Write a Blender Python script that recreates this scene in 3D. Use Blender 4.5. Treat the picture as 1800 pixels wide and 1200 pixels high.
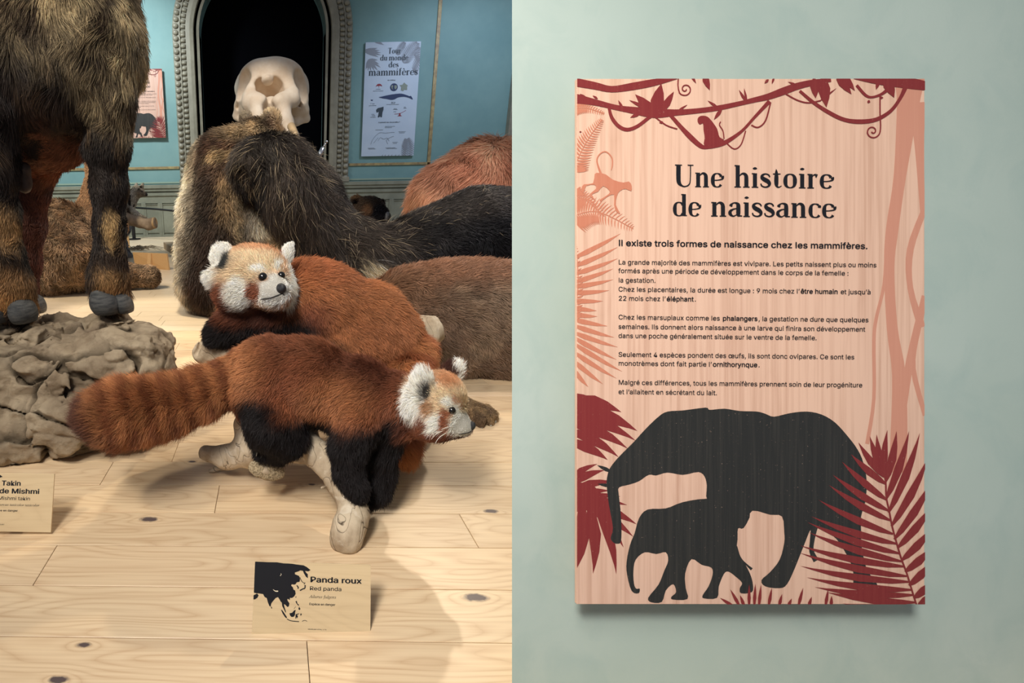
import bpy, bmesh, math, random, os
import numpy as np
from mathutils import Vector, Matrix
for _o in list(bpy.data.objects):
    bpy.data.objects.remove(_o)
sc = bpy.context.scene
COL = sc.collection
rad = math.radians
random.seed(7)
RNG = np.random.default_rng(7)

# ------------------------------------------------------------------ camera
EYE = 0.75                      # eye height above the display floor (m)
PITCH, ROLL, FPX = rad(16.3), rad(1.0), 900.0
_U1 = np.array([0, math.sin(PITCH), math.cos(PITCH)])
RV = np.array([math.cos(ROLL), 0, 0]) - math.sin(ROLL) * _U1
UV = np.array([math.sin(ROLL), 0, 0]) + math.cos(ROLL) * _U1
FV = np.array([0, math.cos(PITCH), -math.sin(PITCH)])
CAMP = np.array([0, 0, EYE])
cam_d = bpy.data.cameras.new('camera')
cam = bpy.data.objects.new('camera', cam_d)
COL.objects.link(cam)
cam.matrix_world = Matrix(((RV[0], UV[0], -FV[0], 0), (RV[1], UV[1], -FV[1], 0), (RV[2], UV[2], -FV[2], EYE), (0, 0, 0, 1)))
cam_d.sensor_width = 36
cam_d.lens = 18
cam_d.shift_x = 0.25
cam_d.clip_start = 0.05
sc.camera = cam

def cc(px, py, d):              # pixel + distance along the view axis -> camera frame metres (right, up, forward)
    return np.array([(px - 450) / FPX * d, -(py - 600) / FPX * d, d], float)
def c2w(p):
    p = np.asarray(p, float)
    return CAMP + p[..., 0:1] * RV + p[..., 1:2] * UV + p[..., 2:3] * FV
def w2c(p):
    q = np.asarray(p, float) - CAMP
    return np.stack([q @ RV, q @ UV, q @ FV], -1)
def W(px, py, d):
    return Vector(c2w(cc(px, py, d)[None])[0])
def ray(px, py):
    return c2w(cc(px, py, 1.0)[None])[0] - CAMP
def on_floor(px, py, z=0.0):
    r = ray(px, py)
    return Vector(CAMP + r * ((z - EYE) / r[2]))
WALL_Y = 9.4
def on_wall(px, py, off=0.0):
    r = ray(px, py)
    return Vector(CAMP + r * ((WALL_Y - off) / r[1]))

# ------------------------------------------------------------------ world, lights, exposure
sc.view_settings.view_transform = 'Standard'
sc.view_settings.look = 'None'
sc.view_settings.gamma = 1
sc.view_settings.use_curve_mapping = False
sc.view_settings.exposure = 0.0
world = bpy.data.worlds.new('room_ambience')
sc.world = world
world.use_nodes = True
world.node_tree.nodes['Background'].inputs[0].default_value = (0.80, 0.86, 1.0, 1)
world.node_tree.nodes['Background'].inputs[1].default_value = 0.24

def aim(o, target):
    d = Vector(target) - o.location
    o.rotation_euler = d.to_track_quat('-Z', 'Y').to_euler()
def spot(name, loc, target, power, color, angle, radius=0.05, blend=0.4):
    l = bpy.data.lights.new(name, 'SPOT')
    l.energy = power; l.color = color; l.spot_size = rad(angle); l.spot_blend = blend; l.shadow_soft_size = radius
    o = bpy.data.objects.new(name, l); COL.objects.link(o)
    o.location = loc; aim(o, target)
    return o
def area(name, loc, target, power, color, size, spread=180):
    l = bpy.data.lights.new(name, 'AREA')
    l.energy = power; l.color = color; l.size = size; l.spread = rad(spread)
    o = bpy.data.objects.new(name, l); COL.objects.link(o)
    o.location = loc; aim(o, target)
    return o
WARM = (1.0, 0.86, 0.66)
SOFT = (1.0, 0.95, 0.88)
# soft overhead fill, added in front of the animals
area('overhead_fill', (-0.9, -0.4, 3.0), (-0.1, 1.8, 0.2), 20, SOFT, 0.8, 120)
spot('front_fill', (-0.9, -0.5, 2.3), (0.05, 1.25, 0.3), 72, (1.0, 0.94, 0.86), 44, 0.10, 0.6)  # extra fill added to brighten the animals' faces
# spots hanging over the platform
spot('spot_back_right', (1.9, 4.6, 3.6), (-0.35, 1.25, 0.1), 300, WARM, 46, 0.05, 0.25)
spot('spot_back_left', (-2.2, 4.3, 3.5), (0.3, 1.2, 0.1), 130, WARM, 44, 0.05, 0.3)
spot('spot_middle', (-0.6, 2.6, 3.4), (-0.55, 2.75, 0.0), 420, WARM, 38, 0.08, 0.4)
spot('spot_takin', (-1.6, 0.2, 2.6), (-0.7, 1.8, 0.8), 105, (1.0, 0.9, 0.74), 60, 0.12, 0.6)
spot('spot_bear', (-2.0, 1.8, 3.6), (-0.1, 3.3, 0.6), 230, SOFT, 44, 0.1, 0.5)
spot('spot_far_floor', (-2.4, 3.2, 3.6), (-1.3, 5.2, 0.3), 360, WARM, 66, 0.1, 0.5)
spot('spot_skull', (-0.6, 4.2, 3.9), (0.1, 6.6, 1.7), 380, (1.0, 0.93, 0.84), 26, 0.1, 0.5)
spot('wall_wash_left', (-2.6, 6.6, 4.2), (-2.3, 9.4, 1.6), 760, (0.90, 0.97, 1.0), 100, 0.3, 0.8)
spot('wall_wash_right', (3.4, 6.8, 3.8), (3.6, 9.4, 1.8), 210, (0.72, 0.80, 1.0), 100, 0.3, 0.8)
spot('spot_right_group', (2.4, 2.6, 3.4), (0.9, 3.2, 0.7), 300, (1.0, 0.9, 0.88), 60, 0.1, 0.6)
# soft unseen source at upper left, lighting the leaning partition
area('partition_light', Vector(c2w(np.array([[-0.7, 1.1, -0.9]]))[0]), Vector(c2w(np.array([[1.0, -0.05, 0.8]]))[0]), 9.0, (1.0, 0.98, 0.95), 0.36, 75)

# ------------------------------------------------------------------ object helpers
def tag(o, label=None, cat=None, group=None, kind=None):
    if label: o['label'] = label
    if cat: o['category'] = cat
    if group: o['group'] = group
    if kind: o['kind'] = kind
    return o
def empty(name, loc, label=None, cat=None, group=None):
    o = bpy.data.objects.new(name, None); COL.objects.link(o)
    o.location = loc; o.empty_display_size = 0.05
    return tag(o, label, cat, group)
def root_loc(parent):
    return np.array(parent['_o']) if parent is not None and '_o' in parent else np.zeros(3)
def base(o):
    o['_o'] = tuple(o.location); return o
def link(name, me, mat, parent=None, loc=None):
    """mesh data is in world coordinates; loc moves the origin there (or to the parent's origin)"""
    if parent is not None: loc = Vector(abs_loc(parent))
    loc = Vector(loc) if loc is not None else Vector((0, 0, 0))
    if loc.length > 0: me.transform(Matrix.Translation(-loc))
    o = bpy.data.objects.new(name, me); COL.objects.link(o)
    if mat is not None:
        me.materials.append(mat)
    if parent is not None: o.parent = parent
    else: o.location = loc
    return o
def abs_loc(o):
    v = Vector(o.location)
    while o.parent: o = o.parent; v += Vector(o.location)
    return v
def mesh(name, V, F, smooth=True):
    me = bpy.data.meshes.new(name)
    V = np.asarray(V, np.float32)
    if isinstance(F, np.ndarray):
        n, k = F.shape
        me.vertices.add(len(V)); me.vertices.foreach_set('co', V.ravel())
        me.loops.add(n * k); me.loops.foreach_set('vertex_index', F.astype(np.int32).ravel())
        me.polygons.add(n); me.polygons.foreach_set('loop_start', np.arange(0, n * k, k, dtype=np.int32))
        me.update(calc_edges=True)
    else:
        me.from_pydata([tuple(map(float, v)) for v in V], [], F); me.update()
    if smooth and len(me.polygons): me.shade_smooth()
    return me
class MB:
    """collects world-space polygons for one mesh"""
    def __init__(s): s.v = []; s.f = []
    def add(s, V, F):
        n = len(s.v); s.v += [tuple(map(float, v)) for v in V]; s.f += [tuple(i + n for i in f) for f in F]; return s
    def box(s, o, ax, ay, az):
        o = Vector(o); ax = Vector(ax); ay = Vector(ay); az = Vector(az)
        V = [o, o + ax, o + ax + ay, o + ay]; V += [v + az for v in V]
        F = [(3, 2, 1, 0), (4, 5, 6, 7), (0, 1, 5, 4), (1, 2, 6, 5), (2, 3, 7, 6), (3, 0, 4, 7)]
        if ax.cross(ay).dot(az) < 0: F = [f[::-1] for f in F]
        return s.add(V, F)
    def wbox(s, x0, y0, z0, x1, y1, z1):
        return s.box((x0, y0, z0), (x1 - x0, 0, 0), (0, y1 - y0, 0), (0, 0, z1 - z0))
    def tube(s, P, R, n=10, cap=True):
        P = [Vector(p) for p in P]
        if not hasattr(R, '__len__'): R = [R] * len(P)
        t = (P[1] - P[0]).normalized()
        a = t.orthogonal().normalized()
        V = []
        for i, p in enumerate(P):
            t2 = (P[min(i + 1, len(P) - 1)] - P[max(i - 1, 0)]).normalized()
            a = (a - t2 * a.dot(t2)).normalized(); b = t2.cross(a)
            for k in range(n):
                th = 2 * math.pi * k / n
                V.append(p + (a * math.cos(th) + b * math.sin(th)) * R[i])
        F = [(i * n + k, i * n + (k + 1) % n, (i + 1) * n + (k + 1) % n, (i + 1) * n + k) for i in range(len(P) - 1) for k in range(n)]
        if cap: F += [tuple(range(n))[::-1], tuple((len(P) - 1) * n + k for k in range(n))]
        return s.add(V, F)
    def ball(s, c, r, nu=12, nv=8, axes=None):
        ax = axes or (Vector((1, 0, 0)), Vector((0, 1, 0)), Vector((0, 0, 1)))
        if not hasattr(r, '__len__'): r = (r, r, r)
        V = []; c = Vector(c)
        for j in range(nv + 1):
            ph = math.pi * j / nv
            for i in range(nu):
                th = 2 * math.pi * i / nu
                V.append(c + ax[0] * (r[0] * math.sin(ph) * math.cos(th)) + ax[1] * (r[1] * math.sin(ph) * math.sin(th)) + ax[2] * (r[2] * math.cos(ph)))
        F = [(j * nu + i, (j + 1) * nu + i, (j + 1) * nu + (i + 1) % nu, j * nu + (i + 1) % nu) for j in range(nv) for i in range(nu)]
        return s.add(V, F)
    def build(s, name, mat, parent=None, loc=None, smooth=False, bevel=0):
        me = mesh(name, s.v, s.f, smooth)
        if bevel:
            bm = bmesh.new(); bm.from_mesh(me)
            bmesh.ops.remove_doubles(bm, verts=bm.verts, dist=1e-6)
            bmesh.ops.bevel(bm, geom=bm.edges[:], offset=bevel, segments=2, affect='EDGES', profile=0.7)
            bm.to_mesh(me); bm.free()
        return link(name, me, mat, parent, loc)

# ------------------------------------------------------------------ numpy noise
def _hash(i, j, k, seed):
    h = (i * 374761393 + j * 668265263 + k * 1274126177 + seed * 974634777) & 0xffffffff
    h = ((h ^ (h >> 13)) * 1103515245) & 0xffffffff
    return ((h ^ (h >> 16)) & 0xffff).astype(np.float32) / 32767.5 - 1.0
def vnoise(p, seed=0):
    """value noise in -1..1, p (...,3) in lattice units"""
    p = np.asarray(p, np.float32)
    f = np.floor(p); i = f.astype(np.int64); u = p - f; u = u * u * (3 - 2 * u)
    x, y, z = i[..., 0], i[..., 1], i[..., 2]; a, b, c = u[..., 0], u[..., 1], u[..., 2]
    r = 0
    for dx in (0, 1):
        wx = a if dx else 1 - a
        for dy in (0, 1):
            wy = b if dy else 1 - b
            for dz in (0, 1):
                wz = c if dz else 1 - c
                r = r + wx * wy * wz * _hash(x + dx, y + dy, z + dz, seed)
    return r
def fbm(p, oct=4, seed=0):
    r = 0; a = 1.0; p = np.asarray(p, np.float32)
    for o in range(oct):
        r = r + a * vnoise(p * (2 ** o) + 17.3 * o, seed + o); a *= 0.5
    return r

# ------------------------------------------------------------------ implicit bodies: round cones and ellipsoids, smoothly joined
def surface_nets(g, org, h):
    s = g < 0
    nx, ny, nz = g.shape
    c = np.zeros((nx - 1, ny - 1, nz - 1), np.int8)
    offs = [(a, b, d) for a in (0, 1) for b in (0, 1) for d in (0, 1)]
    for a, b, d in offs: c += s[a:nx - 1 + a, b:ny - 1 + b, d:nz - 1 + d]
    act = (c > 0) & (c < 8)
    idx = np.full(act.shape, -1, np.int64); ci = np.argwhere(act); idx[act] = np.arange(len(ci))
    acc = np.zeros((len(ci), 3)); cnt = np.zeros(len(ci))
    for p in offs:
        for ax in range(3):
            if p[ax]: continue
            q = list(p); q[ax] = 1
            gp = g[ci[:, 0] + p[0], ci[:, 1] + p[1], ci[:, 2] + p[2]]; gq = g[ci[:, 0] + q[0], ci[:, 1] + q[1], ci[:, 2] + q[2]]
            m = (gp < 0) != (gq < 0)
            t = gp[m] / (gp[m] - gq[m])
            e = np.tile(np.array(p, float), (m.sum(), 1)); e[:, ax] += t
            acc[m] += e; cnt[m] += 1
    V = org + h * (ci + acc / np.maximum(cnt, 1)[:, None])
    Q = []
    for ax in range(3):
        a, b = [(1, 2), (2, 0), (0, 1)][ax]
        sl0 = [slice(None)] * 3; sl1 = [slice(None)] * 3
        sl0[ax] = slice(0, -1); sl1[ax] = slice(1, None)
        m = s[tuple(sl0)] != s[tuple(sl1)]
        e = np.argwhere(m)
        ok = (e[:, a] > 0) & (e[:, b] > 0) & (e[:, a] < g.shape[a] - 1) & (e[:, b] < g.shape[b] - 1)
        e = e[ok]
        def at(da, db):
            t = e.copy(); t[:, a] += da; t[:, b] += db
            return idx[t[:, 0], t[:, 1], t[:, 2]]
        q = np.stack([at(-1, -1), at(0, -1), at(0, 0), at(-1, 0)], 1)
        flip = ~s[e[:, 0], e[:, 1], e[:, 2]]
        q[flip] = q[flip][:, ::-1]
        Q.append(q)
    return V, np.concatenate(Q)

class Body:
    def __init__(s, vox, k=0.02):
        s.vox = vox; s.k = k; s.prims = []; s.warp = None
    def chain(s, pts, k=None, cut=False):
        """pts: (px, py, depth, radius in pixels)"""
        m = [(cc(p[0], p[1], p[2]), p[3] * p[2] / FPX) for p in pts]
        if len(m) == 1: m = [m[0], m[0]]
        for (a, ra), (b, rb) in zip(m[:-1], m[1:]):
            s.prims.append(('c', a, b, ra, rb, s.k if k is None else k, cut))
        return s
    def ell(s, px, py, d, rx, ry, rz, rot=0, yaw=0, k=None, cut=False):
        c = cc(px, py, d); r = np.array([rx, ry, rz]) * d / FPX
        a = rad(-rot); b = rad(yaw)
        Rz = np.array([[math.cos(a), -math.sin(a), 0], [math.sin(a), math.cos(a), 0], [0, 0, 1]])
        Ry = np.array([[math.cos(b), 0, math.sin(b)], [0, 1, 0], [-math.sin(b), 0, math.cos(b)]])
        s.prims.append(('e', c, Rz @ Ry, r, None, s.k if k is None else k, cut)); return s
    def build(s, smooth=0):
        lo, hi = [], []
        for p in s.prims:
            if p[6]: continue
            if p[0] == 'c':
                r = max(p[3], p[4]); lo.append(np.minimum(p[1], p[2]) - r); hi.append(np.maximum(p[1], p[2]) + r)
            else:
                r = p[3].max(); lo.append(p[1] - r); hi.append(p[1] + r)
        h = s.vox; lo = np.min(lo, 0) - 3 * h; hi = np.max(hi, 0) + 3 * h
        n = np.ceil((hi - lo) / h).astype(int) + 1
        g = np.full(n, 1.0, np.float32)
        axs = [lo[i] + h * np.arange(n[i]) for i in range(3)]
        for p in s.prims:
            k = max(p[5], 1e-4)
            if p[0] == 'c':
                r = max(p[3], p[4]); l = np.minimum(p[1], p[2]) - r; u = np.maximum(p[1], p[2]) + r
            else:
                r = p[3].max(); l = p[1] - r; u = p[1] + r
            m = k + 3 * h
            i0 = np.clip(np.floor((l - m - lo) / h).astype(int), 0, n - 1); i1 = np.clip(np.ceil((u + m - lo) / h).astype(int) + 1, 1, n)
            if (i1 <= i0).any(): continue
            X, Y, Z = np.meshgrid(*[axs[i][i0[i]:i1[i]] for i in range(3)], indexing='ij')
            P = np.stack([X, Y, Z], -1).astype(np.float32)
            if p[0] == 'c':
                a, b = p[1], p[2]; ab = b - a; L2 = max(ab @ ab, 1e-12)
                t = np.clip(((P - a) @ ab) / L2, 0, 1)
                d = np.linalg.norm(P - a - t[..., None] * ab, axis=-1) - (p[3] + (p[4] - p[3]) * t)
            else:
                q = (P - p[1]) @ p[2]
                k0 = np.linalg.norm(q / p[3], axis=-1); k1 = np.linalg.norm(q / (p[3] ** 2), axis=-1)
                d = np.where(k1 > 1e-9, k0 * (k0 - 1) / np.maximum(k1, 1e-9), -p[3].min())
            sl = tuple(slice(i0[i], i1[i]) for i in range(3))
            o = g[sl]
            if p[6]:
                hh = np.clip(0.5 - 0.5 * (o + d) / k, 0, 1)
                g[sl] = o * (1 - hh) - d * hh + k * hh * (1 - hh)
            else:
                hh = np.clip(0.5 + 0.5 * (o - d) / k, 0, 1)
                g[sl] = o * (1 - hh) + d * hh - k * hh * (1 - hh)
        if s.warp is not None:
            X, Y, Z = np.meshgrid(*axs, indexing='ij'); P = np.stack([X, Y, Z], -1).astype(np.float32)
            near = np.abs(g) < s.warp[0]
            g[near] += s.warp[1](P[near])
        V, Q = surface_nets(g, lo, h)
        if smooth:
            E = np.concatenate([Q[:, [0, 1]], Q[:, [1, 2]], Q[:, [2, 3]], Q[:, [3, 0]]])
            for _ in range(smooth):
                A = np.zeros_like(V); C = np.zeros(len(V))
                np.add.at(A, E[:, 0], V[E[:, 1]]); np.add.at(C, E[:, 0], 1)
                V = V * 0.5 + 0.5 * A / np.maximum(C, 1)[:, None]
        s.V, s.Q = V, Q
        s.N = vert_normals(V, Q)
        return s
    def front(s, px, py, win=2.5):
        """distance of the nearest surface seen at a pixel"""
        x = 450 + FPX * s.V[:, 0] / s.V[:, 2]; y = 600 - FPX * s.V[:, 1] / s.V[:, 2]
        for w in (win, win * 2, win * 4, win * 10):
            m = (np.abs(x - px) < w) & (np.abs(y - py) < w)
            if m.any():
                z = s.V[m, 2]; return float(np.median(z[z < z.min() + 0.012]))
        return float(s.V[:, 2].min())
def vert_normals(V, Q):
    n = np.cross(V[Q[:, 2]] - V[Q[:, 0]], V[Q[:, 3]] - V[Q[:, 1]])
    N = np.zeros_like(V)
    for k in range(Q.shape[1]): np.add.at(N, Q[:, k], n)
    return N / np.maximum(np.linalg.norm(N, axis=1), 1e-12)[:, None]

def sm(x): x = np.clip(x, 0, 1); return x * x * (3 - 2 * x)
def field(P, val, blobs):
    """start value and blobs (px,py,depth, rx,ry,rz, soft, value): a solid 3-D pattern in the animal's coat"""
    val = np.asarray(val, float); out = np.tile(val, (len(P), 1)) if val.ndim else np.full((len(P), 1), float(val))
    for b in blobs:
        c = cc(*b[:3]); r = np.array(b[3:6]) * b[2] / FPX
        q = np.linalg.norm((P - c) / r, axis=1)
        w = sm((1 + b[6] - q) / (2 * b[6]))[:, None]
        out = out * (1 - w) + np.atleast_1d(np.asarray(b[7], float)) * w
    return out
def srgb(r, g, b):
    return tuple(((c / 255) / 12.92 if c / 255 <= 0.04045 else ((c / 255 + 0.055) / 1.055) ** 2.4) for c in (r, g, b))
S = srgb

def fur(name, B, mat, parent, n, length, color, comb, lift=0.35, wpx=0.6, depth=None, pts=4, clump=0.25, cf=60, jit=0.18, droop=0.0, seed=1, mask=None, var=0.12, cj=0.004, back=0.35, streak=None):
    """a coat of individual hairs. length: m (number or function of points); color: function of points; comb: guides (px,py,d, dx,dy(down),dz)"""
    rng = np.random.default_rng(seed)
    V, Q, N = B.V, B.Q, B.N
    T = np.concatenate([Q[:, [0, 1, 2]], Q[:, [0, 2, 3]]])
    a, b, c = V[T[:, 0]], V[T[:, 1]], V[T[:, 2]]
    fn = np.cross(b - a, c - a); ar = np.linalg.norm(fn, axis=1); fn = fn / np.maximum(ar, 1e-12)[:, None]
    cen = (a + b + c) / 3
    facing = -(fn * cen).sum(1) / np.linalg.norm(cen, axis=1)
    w = ar * np.where(facing > -0.15, 1.0, back)
    px = 450 + FPX * cen[:, 0] / cen[:, 2]; py = 600 - FPX * cen[:, 1] / cen[:, 2]
    w *= np.where((px < -60) | (px > 960) | (py < -60), 0.12, 1.0)
    if mask is not None: w = w * np.clip(mask(cen), 0, 1)
    t = rng.choice(len(T), size=n, p=w / w.sum())
    u = rng.random(n); v = rng.random(n); m = u + v > 1; u[m] = 1 - u[m]; v[m] = 1 - v[m]; x = 1 - u - v
    R = a[t] * x[:, None] + b[t] * u[:, None] + c[t] * v[:, None]
    NR = N[T[t, 0]] * x[:, None] + N[T[t, 1]] * u[:, None] + N[T[t, 2]] * v[:, None]
    NR /= np.maximum(np.linalg.norm(NR, axis=1), 1e-9)[:, None]
    G = np.array([np.r_[cc(*g[:3]), g[3], -g[4], g[5]] for g in comb])
    d2 = ((R[:, None, :] - G[None, :, :3]) ** 2).sum(2)
    wt = 1 / (d2 + 1e-4) ** 1.5
    D = (wt[:, :, None] * G[None, :, 3:]).sum(1) / wt.sum(1)[:, None]
    cl = np.stack([vnoise(R * cf + 9 * i, seed + i) for i in range(3)], 1)
    D = D / np.maximum(np.linalg.norm(D, axis=1), 1e-9)[:, None] + clump * 1.6 * cl
    D -= NR * (D * NR).sum(1)[:, None]
    D /= np.maximum(np.linalg.norm(D, axis=1), 1e-9)[:, None]
    L = length(R) if callable(length) else np.full(n, float(length))
    L = np.asarray(L).reshape(-1) * (0.7 + 0.5 * rng.random(n)) * (1 + 0.25 * vnoise(R * cf * 0.7, seed + 40))
    lf = lift(R).reshape(-1) if callable(lift) else lift
    d0 = D * (1 - np.asarray(lf).reshape(-1, 1) if callable(lift) else 1 - lf) + NR * (np.asarray(lf).reshape(-1, 1) if callable(lift) else lf) + rng.normal(0, jit, (n, 3))
    d0 /= np.linalg.norm(d0, axis=1)[:, None]
    down = w2c(np.array([CAMP + [0, 0, -1.0]]))[0]
    d1 = d0 * 0.55 + D * 0.6 + down * droop + rng.normal(0, jit * 0.6, (n, 3))
    d1 /= np.linalg.norm(d1, axis=1)[:, None]
    P = np.zeros((n, pts, 3)); P[:, 0] = R - NR * 0.0015
    cur = P[:, 0].copy()
    for i in range(1, pts):
        f = (i - 0.5) / (pts - 1)
        dd = d0 * (1 - f) + d1 * f
        cur = cur + dd * (L / (pts - 1))[:, None]
        P[:, i] = cur
    dist = R[:, 2] if depth is None else np.full(n, depth)
    w0 = wpx * dist / FPX * 0.5
    prof = np.array([1.0, 1.0, 0.75, 0.45, 0.25, 0.15][:pts]); prof[-1] = 0.12
    rad_ = w0[:, None] * prof[None]
    Cc = color(R + rng.normal(0, cj, (n, 3)))
    if streak is not None:
        Cc = Cc * (1 + streak[1] * vnoise(R * np.array(streak[0]), seed + 77))[:, None]
    lum = (Cc @ np.array([.3, .6, .1]))[:, None]
    Cc = (lum + (Cc - lum) * .90) * 1.2
    Cc = np.clip(Cc * np.exp(rng.normal(0, var, n))[:, None], 0.002, 1)
    off = abs_loc(parent) if parent is not None else Vector((0, 0, 0))
    Wp = c2w(P.reshape(-1, 3)) - np.array(off)
    hc = bpy.data.hair_curves.new(name)
    hc.add_curves([pts] * n)
    hc.attributes['position'].data.foreach_set('vector', Wp.astype(np.float32).ravel())
    ra = hc.attributes.get('radius') or hc.attributes.new('radius', 'FLOAT', 'POINT')
    ra.data.foreach_set('value', rad_.astype(np.float32).ravel())
    ca = hc.attributes.new('coat', 'FLOAT_COLOR', 'CURVE')
    ca.data.foreach_set('color', np.concatenate([Cc, np.ones((n, 1))], 1).astype(np.float32).ravel())
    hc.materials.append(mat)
    o = bpy.data.objects.new(name, hc); COL.objects.link(o)
    if parent is not None: o.parent = parent
    return o
def skin(name, B, mat, parent=None, color=None, loc=None):
    me = mesh(name, c2w(B.V), B.Q)
    if color is not None:
        ca = me.attributes.new('coat', 'FLOAT_COLOR', 'POINT')
        c = color(B.V); lum = (c @ np.array([.3, .6, .1]))[:, None]; c = np.clip(lum + (c - lum) * .8, 0, 1)
        ca.data.foreach_set('color', np.concatenate([c, np.ones((len(c), 1))], 1).astype(np.float32).ravel())
    return link(name, me, mat, parent, loc)
# ------------------------------------------------------------------ materials
def newmat(name, color=(0.5, 0.5, 0.5), rough=0.6, spec=0.5, metal=0.0):
    m = bpy.data.materials.new(name); m.use_nodes = True
    b = m.node_tree.nodes['Principled BSDF']
    b.inputs['Base Color'].default_value = (*color, 1); b.inputs['Roughness'].default_value = rough
    b.inputs['Specular IOR Level'].default_value = spec; b.inputs['Metallic'].default_value = metal
    return m
class NT:
    def __init__(s, m): s.m = m; s.t = m.node_tree; s.b = s.t.nodes['Principled BSDF']
    def n(s, typ, ins=None, **kw):
        x = s.t.nodes.new('ShaderNode' + typ)
        for k, v in kw.items(): setattr(x, k, v)
        for k, v in (ins or {}).items():
            if isinstance(v, bpy.types.NodeSocket): s.t.links.new(v, x.inputs[k])
            else: x.inputs[k].default_value = v
        return x
    def pos(s): return s.n('NewGeometry').outputs['Position']
    def map(s, v, scale=(1, 1, 1), rot=(0, 0, 0), loc=(0, 0, 0)):
        return s.n('Mapping', {'Vector': v, 'Scale': scale, 'Rotation': rot, 'Location': loc}).outputs[0]
    def noise(s, v, scale, detail=3, rough=0.5, dist=0.0):
        return s.n('TexNoise', {'Vector': v, 'Scale': scale, 'Detail': detail, 'Roughness': rough, 'Distortion': dist}).outputs['Fac']
    def ramp(s, f, stops):
        r = s.n('ValToRGB', {'Fac': f}); e = r.color_ramp.elements
        while len(e) < len(stops): e.new(0.5)
        for el, (p, c) in zip(e, stops): el.position = p; el.color = (*c, 1) if len(c) == 3 else c
        return r.outputs[0]
    def mix(s, a, b, f, mode='MIX'):
        x = s.n('Mix', data_type='RGBA', blend_type=mode)
        for sock, v in ((x.inputs[0], f), (x.inputs[6], a), (x.inputs[7], b)):
            if isinstance(v, bpy.types.NodeSocket): s.t.links.new(v, sock)
            elif hasattr(v, '__len__'): sock.default_value = (*v, 1) if len(v) == 3 else v
            else: sock.default_value = v
        return x.outputs[2]
    def math(s, op, a, b=0.0, c=0.0):
        x = s.n('Math', operation=op)
        for i, v in enumerate((a, b, c)):
            if isinstance(v, bpy.types.NodeSocket): s.t.links.new(v, x.inputs[i])
            else: x.inputs[i].default_value = v
        return x.outputs[0]
    def color(s, v): s.t.links.new(v, s.b.inputs['Base Color']); return s
    def rough(s, v): s.t.links.new(v, s.b.inputs['Roughness']); return s
    def bump(s, v, strength=0.3, dist=0.01):
        x = s.n('Bump', {'Height': v, 'Strength': strength, 'Distance': dist}); s.t.links.new(x.outputs[0], s.b.inputs['Normal']); return s
def mottled(name, c1, c2, scale, rough=0.6, bump=0.0, spec=0.4, bs=None, bd=0.002, stretch=(1, 1, 1)):
    m = newmat(name, c1, rough, spec); t = NT(m); p = t.map(t.pos(), stretch)
    t.color(t.mix(c1, c2, t.ramp(t.noise(p, scale, 5, 0.6), [(0.35, (0, 0, 0)), (0.65, (1, 1, 1))])))
    if bump: t.bump(t.noise(p, bs or scale * 4, 6, 0.65), bump, bd)
    return m

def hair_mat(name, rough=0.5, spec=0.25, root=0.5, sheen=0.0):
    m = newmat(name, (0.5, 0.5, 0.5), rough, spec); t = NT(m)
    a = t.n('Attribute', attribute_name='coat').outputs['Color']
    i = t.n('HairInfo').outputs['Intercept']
    k = t.ramp(i, [(0.0, (root,) * 3), (0.75, (1.0,) * 3)])  # strand colour darkens to the root: painted occlusion inside the coat
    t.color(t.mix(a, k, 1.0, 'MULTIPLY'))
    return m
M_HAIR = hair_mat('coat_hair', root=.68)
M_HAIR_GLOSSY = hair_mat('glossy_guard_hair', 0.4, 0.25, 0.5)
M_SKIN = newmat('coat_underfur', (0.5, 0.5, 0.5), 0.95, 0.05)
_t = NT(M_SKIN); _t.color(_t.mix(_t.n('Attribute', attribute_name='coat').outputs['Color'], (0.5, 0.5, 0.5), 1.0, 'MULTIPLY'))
M_EYE = newmat('glass_eye', (0.006, 0.004, 0.003), 0.05, 0.8)
M_NOSE = mottled('wet_black_nose', (0.008, 0.009, 0.011), (0.02, 0.02, 0.024), 900, 0.35, 0.5, 0.5)
M_DARKLIP = newmat('dark_lip', (0.01, 0.008, 0.008), 0.5)
M_WHISKER = newmat('whisker', (0.75, 0.68, 0.58), 0.4)
M_CLAW = newmat('claw_horn', (0.30, 0.27, 0.22), 0.35)
M_BLACK = newmat('black_metal', (0.006, 0.006, 0.008), 0.45)
M_CHROME = newmat('polished_metal', (0.6, 0.62, 0.65), 0.2, 0.5, 1.0)
M_BLACKCLOTH = newmat('black_niche_cloth', (0.0015, 0.0018, 0.003), 0.95, 0.05)
M_INK = newmat('black_print', (0.010, 0.010, 0.013), 0.5, 0.3)

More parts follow.
